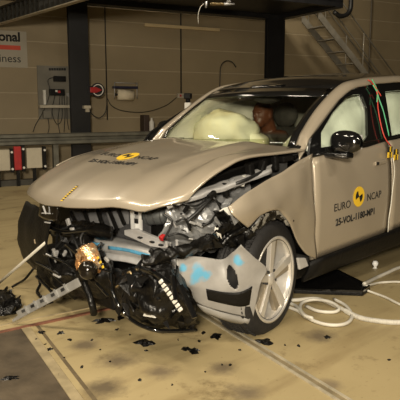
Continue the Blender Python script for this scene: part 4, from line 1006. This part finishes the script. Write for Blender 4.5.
pipe('brass_latch', [X(116, 287, 1.0), X(122, 284, 1.0), X(128, 279, 1.0), X(131, 274, 1.0), X(129, 272, 1.0), X(126, 276, 1.0)], .007, BRASS, 18, 6)
sheet('lower_grille', [[X(34, 258, .86), X(52, 262, .90), X(75, 262, .90), X(98, 262, .86), X(118, 264, .80)],
                       [X(36, 268, .90), X(54, 272, .95), X(76, 276, .94), X(98, 274, .90), X(116, 276, .82)],
                       [X(48, 284, .84), X(64, 288, .90), X(80, 290, .90), X(99, 288, .86), X(116, 290, .80)],
                       [X(62, 296, .72), X(74, 300, .74), X(88, 300, .74), X(102, 299, .72), X(116, 300, .68)]], TORN, .045, 8, 44, 26, 36, .012)
for a, b, w, m_ in (((36, 262), (60, 275), .02, BLACKG), ((44, 254), (64, 262), .018, BLACKG), ((50, 272), (64, 285), .016, BLACKG), ((58, 258), (76, 270), .014, BLACKG), ((54, 274), (60, 277), .022, SILV), ((46, 254), (52, 257), .014, SILV), ((100, 268), (112, 272), .02, BLACKG), ((94, 262), (103, 264), .008, WHITE), ((96, 283), (108, 296), .02, BLACKG), ((66, 244), (82, 258), .024, BLACKG), ((36, 276), (52, 292), .02, BLACKG)):
    MB().bar(X(*a, .99), X(*b, .99), w, w * .7).build('grille_scrap', m_, CAR, bevel=.004)
# marker tags near the lamp
mb = MB()
for k in range(5):
    mb.cur = k % 2; mb.box(X(98 + k * 1.2, 258 + k * 2.2, 1.0), (.006, .016, .018), Matrix.Rotation(.4, 3, 'X'))
mb.build('marker_tag', [YELL, BLKPR], CAR)

# crushed copper foil lamp with smoked ball
lc = X(86, 262, 1.03); rows = []
for i in range(13):
    a = math.pi * (-.15 + 1.3 * i / 12)
    rows.append([lc + V((d, -.074 * math.cos(a) * k * 1.0, .11 * math.sin(a) * k - .01)) for k, d in ((.45, .02), (.7, .035), (.95, .02), (1.1, -.02), (1.05, -.06))])
FOIL = MB().grid(crumple([[q for q in spline(r, 10)] for r in rows], .022, 22, 3)).build('copper_reflector', COPPER, CAR, True, solid=.004)
MB().ball(X(88, 270, 1.07), (.058, .058, .060), 20, 14).build('smoked_ball', SMOKE, FOIL, True, weld=True)
pipe('lamp_wire', [X(86, 238, .95), X(85, 246, 1.0), X(88, 250, 1.02)], .022, TORN, 8)
MB().prism([X(75, 250, .95), X(83, 247, .95), X(84, 256, .95), X(76, 258, .95)], (-.01, 0, 0)).build('cream_scrap', mat('amber_scrap', (.45, .36, .24)), CAR)
pipe('hanging_hose', [X(84, 282, .96), X(88, 292, .98), X(92, 304, .98), X(94, 314, .96)], .024, TORN, 12)

# silver slotted strip from the bumper, one end on the floor
a0, a1 = Z(14, 322, .02), X(82, 285.5, 1.02)
dv = (a1 - a0); wv = (Z(20, 311, .06) - Z(17, 322, .02)); wv = (V((0, 0, 1)) - dv.normalized() * dv.normalized().z).normalized() * .056; nv = dv.cross(wv).normalized() * .012
t = thing('bumper_strip', 'long light grey slotted strip lying from the floor up to the lamp', 'strip', (a0.x, a0.y, 0))
mbx = MB().hexa([a0 + dv * .10, a1, a1 + nv, a0 + dv * .10 + nv, a0 + dv * .10 + wv, a1 + wv, a1 + wv + nv, a0 + dv * .10 + wv + nv]).build('bar', mat('strip_grey', (.30, .295, .28), .4, .3, .2, 14.), t, bevel=.004)
MB().hexa([a0, a0 + dv * .11, a0 + dv * .11 + nv, a0 + nv, a0 + wv * .35, a0 + dv * .11 + wv * .5, a0 + dv * .11 + wv * .5 + nv, a0 + wv * .35 + nv]).build('tongue', MATS['strip_grey'], t, bevel=.004)
if nv.dot(CAM - a0) < 0: nv = -nv; fo = V((0, 0, 0))
else: fo = nv
for f_ in (.18, .32, .46, .62, .76):
    MB().hexa([a0 + dv * (f_ + i) + wv * j + fo + nv * k for k in (0, .35) for i, j in ((0, .45), (.045, .45), (.045, .80), (0, .80))]).build('slot', [BLKPR, DGREY][int(f_ * 50) % 2], mbx)
    MB().hexa([a0 + dv * (f_ + i) + wv * j + fo + nv * k for k in (0, 1.2) for i, j in ((.07, .1), (.078, .1), (.078, 1.12), (.07, 1.12))]).build('rib', MATS['strip_grey'], mbx)

# black hoses and scraps spilling to the floor on the far side
HL = 'black torn hose lying on the floor under the far bumper'
def fz(px, py, z=.02): return Z(px, py, z)
hr_ = crumple(patch([[Z(-14, 290, .02), Z(4, 289, .03), Z(14, 294, .03)], [Z(-16, 302, .05), Z(4, 302, .09), Z(20, 303, .06)], [Z(-16, 314, .03), Z(2, 314, .05), Z(16, 313, .04)]], 14, 18), .05, 12, 5)
tag(MB().grid([[V((p.x, p.y, max(p.z, .008))) for p in r] for r in hr_]).build('torn_liner', TORN, None, False, solid=.008, offset=1.), 'heap of torn black liner at the floor end of the silver strip', 'debris')
for k in range(16):
    px, py = rnd.uniform(116, 192), rnd.uniform(266, 318); p = X(px, py, 1.0 - max(0, px - 150) * .005)
    a = [p + V((rnd.uniform(-.02, .04), rnd.uniform(-.06, .06), rnd.uniform(-.06, .06))) for _ in range(4)]
    MB().add(a + [a[0] + V((.012, .0, .01))], [(0, 1, 2), (0, 2, 3), (1, 2, 4), (4, 2, 3)]).build('torn_plastic', [TORN, BLACKP, BLACKG, TORN][k % 4], CAR, solid=.008)
for pts, r, lb in ((((12, 287, .015), (17, 284, .04), (25, 279, .10), (34, 268, .2)), .010, 'thin black cable hanging from the far bumper to the floor'), (((38, 276, .12), (40, 284, .05), (37, 292, .02), (41, 297, .015)), .012, 'thin black cable curled on the floor beside the silver strip')):
    tag(MB().tube(spline([Z(*q) for q in pts], 16), r, 8).build('torn_hose', TORN, smooth=True), lb, 'hose')
def shard(px, py, w, h, name='plastic_shard', m=TORN, z=.006, seed=0, n=15):
    c = fz(px, py, 0); sx = (fz(px + 1, py, 0) - c).length * w / 2; sy = (fz(px, py + 1, 0) - c).length * h / 2
    rg = random.Random(int(px * 13 + py * 7) + seed); dx = V((RGT.x, RGT.y, 0)); dy = V((-FWD.x, -FWD.y, 0)).normalized(); ri = []
    for k in range(n):
        a = 2 * math.pi * k / n; q = rg.uniform(.35, 1.2); ri.append(c + dx * (math.cos(a) * sx * q) + dy * (math.sin(a) * sy * q))
    hh = min(sx, sy)
    top = [c.lerp(p, .6) + V((0, 0, .004 + hh * rg.uniform(.03, .28))) for p in ri]; tc_ = c + V((0, 0, .004 + hh * .16))
    lo = [p + V((0, 0, .0008)) for p in ri]
    vs = lo + top + [tc_, c + V((0, 0, .0008))]
    fs = [(k, (k + 1) % n, n + (k + 1) % n, n + k) for k in range(n)] + [(n + k, n + (k + 1) % n, 2 * n) for k in range(n)] + [((k + 1) % n, k, 2 * n + 1) for k in range(n)]
    return MB().add(vs, fs).build(name, m, None)
BIG = [((44, 303, 20, 8), 'flat heap of torn black plastic under the silver strip'), ((104, 321, 26, 6), 'ragged black shard lying between the strip and the torn bumper'), ((120, 318, 9, 7), 'stubby black shard right beside the ragged one by the bumper'),
       ((145, 343.5, 24, 9), 'fish-shaped black shard on the open floor below the bumper'), ((193, 351, 16, 6), 'long flat black shard beside the rust marks below the bumper edge'), ((185, 349, 9, 5), 'small angular shard touching the long flat one'),
       ((264, 342, 22, 7), 'crumbly black shard lying in front of the wheel'), ((10, 379, 26, 6), 'dark rubber scrap lying on the steel floor plate'), ((327, 337.5, 8, 3.5), 'thin black chip in front of the cable coil'),
       ((61, 333, 10, 4), 'black flake next to the groove near the strip'), ((40, 333, 11, 4), 'black flake lying on the groove below the silver strip'), ((216, 336, 12, 9), 'black lump at the end of the floor channel'), ((50, 350, 10, 4), 'oily black flake lying in the floor groove')]
for (px, py, w, h), lb in BIG: tag(shard(px, py, w, h), lb, 'debris')
SM = [(146, 351, 5, 3), (140, 380, 5, 3), (59, 375, 4, 4), (82, 367, 4, 3), (172, 385, 4, 3), (117, 330, 5, 3), (92, 340, 4, 2), (230, 365, 4, 3), (298, 346, 5, 3), (389, 360, 4, 2), (222, 365, 3, 2), (152, 330, 5, 3), (204, 333, 5, 4), (70, 340, 6, 3), (130, 335, 3, 2), (100, 350, 3, 2), (178, 340, 3, 2), (199, 341, 4, 3), (240, 350, 4, 2), (205, 372, 3, 2), (36, 340, 5, 3), (45, 345, 5, 3), (64, 358, 3, 2), (110, 362, 3, 2), (270, 352, 3, 2), (285, 345, 3, 2)]
for q in SM: tag(shard(*q, name='plastic_chip', n=6), 'tiny black plastic chip scattered on the painted floor', 'debris', 'tiny chips scattered on the floor')

# ------------------------------------------------------------------ things beside the car
# black tray-like underbody panel on the floor behind the wheel
pa = [fz(293, 279, 0), fz(294, 294, 0), fz(363, 296.5, 0), fz(370, 291, 0), fz(329, 270, 0)]
t = thing('undertray_panel', 'flat black plastic tray on the floor behind the front wheel', 'panel', sum(pa, V((0, 0, 0))) / 5)
def shrink(ps, k): c = sum(ps, V((0, 0, 0))) / len(ps); return [c.lerp(p, k) for p in ps]
MB().prism([p + V((0, 0, .003)) for p in pa], (0, 0, .03)).build('tray', BLACKP, t, bevel=.006)
inner = shrink(pa, .9); outer = shrink(pa, 1.0)
mb = MB()
for i in range(5):
    j = (i + 1) % 5
    mb.hexa([outer[i] + V((0, 0, .033)), outer[j] + V((0, 0, .033)), inner[j] + V((0, 0, .033)), inner[i] + V((0, 0, .033)), outer[i] + V((0, 0, .048)), outer[j] + V((0, 0, .048)), inner[j] + V((0, 0, .048)), inner[i] + V((0, 0, .048))])
mb.build('tray_rim', BLACKG, t)
# cables
def cable(pts, r, label, m=CABLEW, n=60, ribs=False, name='floor_cable'):
    ps = spline([Z(a, b, c) for a, b, c in pts], n)
    t = thing(name, label, 'cable', (ps[0].x, ps[0].y, 0))
    MB().tube(ps, r, 8).build('sheath', m, t, True)
    if ribs:
        for k in range(len(ps) - 1):
            for f_ in (.25, .75):
                p = ps[k].lerp(ps[k + 1], f_); d = (ps[k + 1] - ps[k]).normalized()
                if PX(p)[0] > 345: MB().tube([p - d * .005, p + d * .005], r * 1.25, 8).build('rib', m, t, True)
    return t
RC = .0125
cable([(286, 300, .02), (296, 300, .02), (318, 299, .02), (338, 307, .015), (358, 317, .015), (378, 321, .016), (400, 322.5, .016), (440, 321, .016)], .015, 'thick white ribbed cable running from the coil along the floor', ribs=True, n=70)
cable([(334, 299, .015), (346, 306, .015), (352, 316, .015), (346, 323.5, .015), (330, 325, .015), (312, 320, .015), (301, 311, .015), (302, 303, .015), (314, 299.5, .03), (330, 302, .04), (339, 308, .03), (334, 312, .015), (318, 311, .015), (306, 306, .015)], RC, 'white cable coiled in loops beside the wheel')
cable([(288, 307, .012), (298, 311, .012), (306, 317, .012), (312, 318, .03), (304, 315, .03), (296, 306, .012), (289, 303, .012)], RC, 'short white cable loop tucked against the wheel')
cable([(366, 290, .02), (374, 293, .012), (386, 297.5, .012), (400, 304.5, .012), (430, 318, .012)], .010, 'thin white cable leaving the corner of the black tray')
cable([(364, 284, .05), (376, 278, .014), (388, 272.5, .014), (400, 267.5, .014), (430, 260, .014)], .016, 'thick white cable passing behind the black tray under the sill')
cable([(366, 286, .045), (378, 283, .012), (390, 282, .012), (400, 282, .012), (430, 284, .012)], .010, 'thin white cable lying beside the thick one under the sill')
p = Z(375, 268.5, 0)
t = thing('reflector_bulb', 'small bright white bulb-shaped marker on the floor under the sill', 'marker', p)
MB().lathe([(0, 0), (.014, 0), (.014, .02), (.026, .035), (.028, .055), (.016, .072), (0, .074)], p + V((0, 0, .001)), (0, 0, 1), 16, ref=(1, 0, 0)).build('marker_body', mat('bright_white', (.95, .95, .95), .3, emit=0.), t, True)
MB().cyl(p + V((0, 0, .0008)), p + V((0, 0, .006)), .022, seg=14).build('base', WHITE, t)
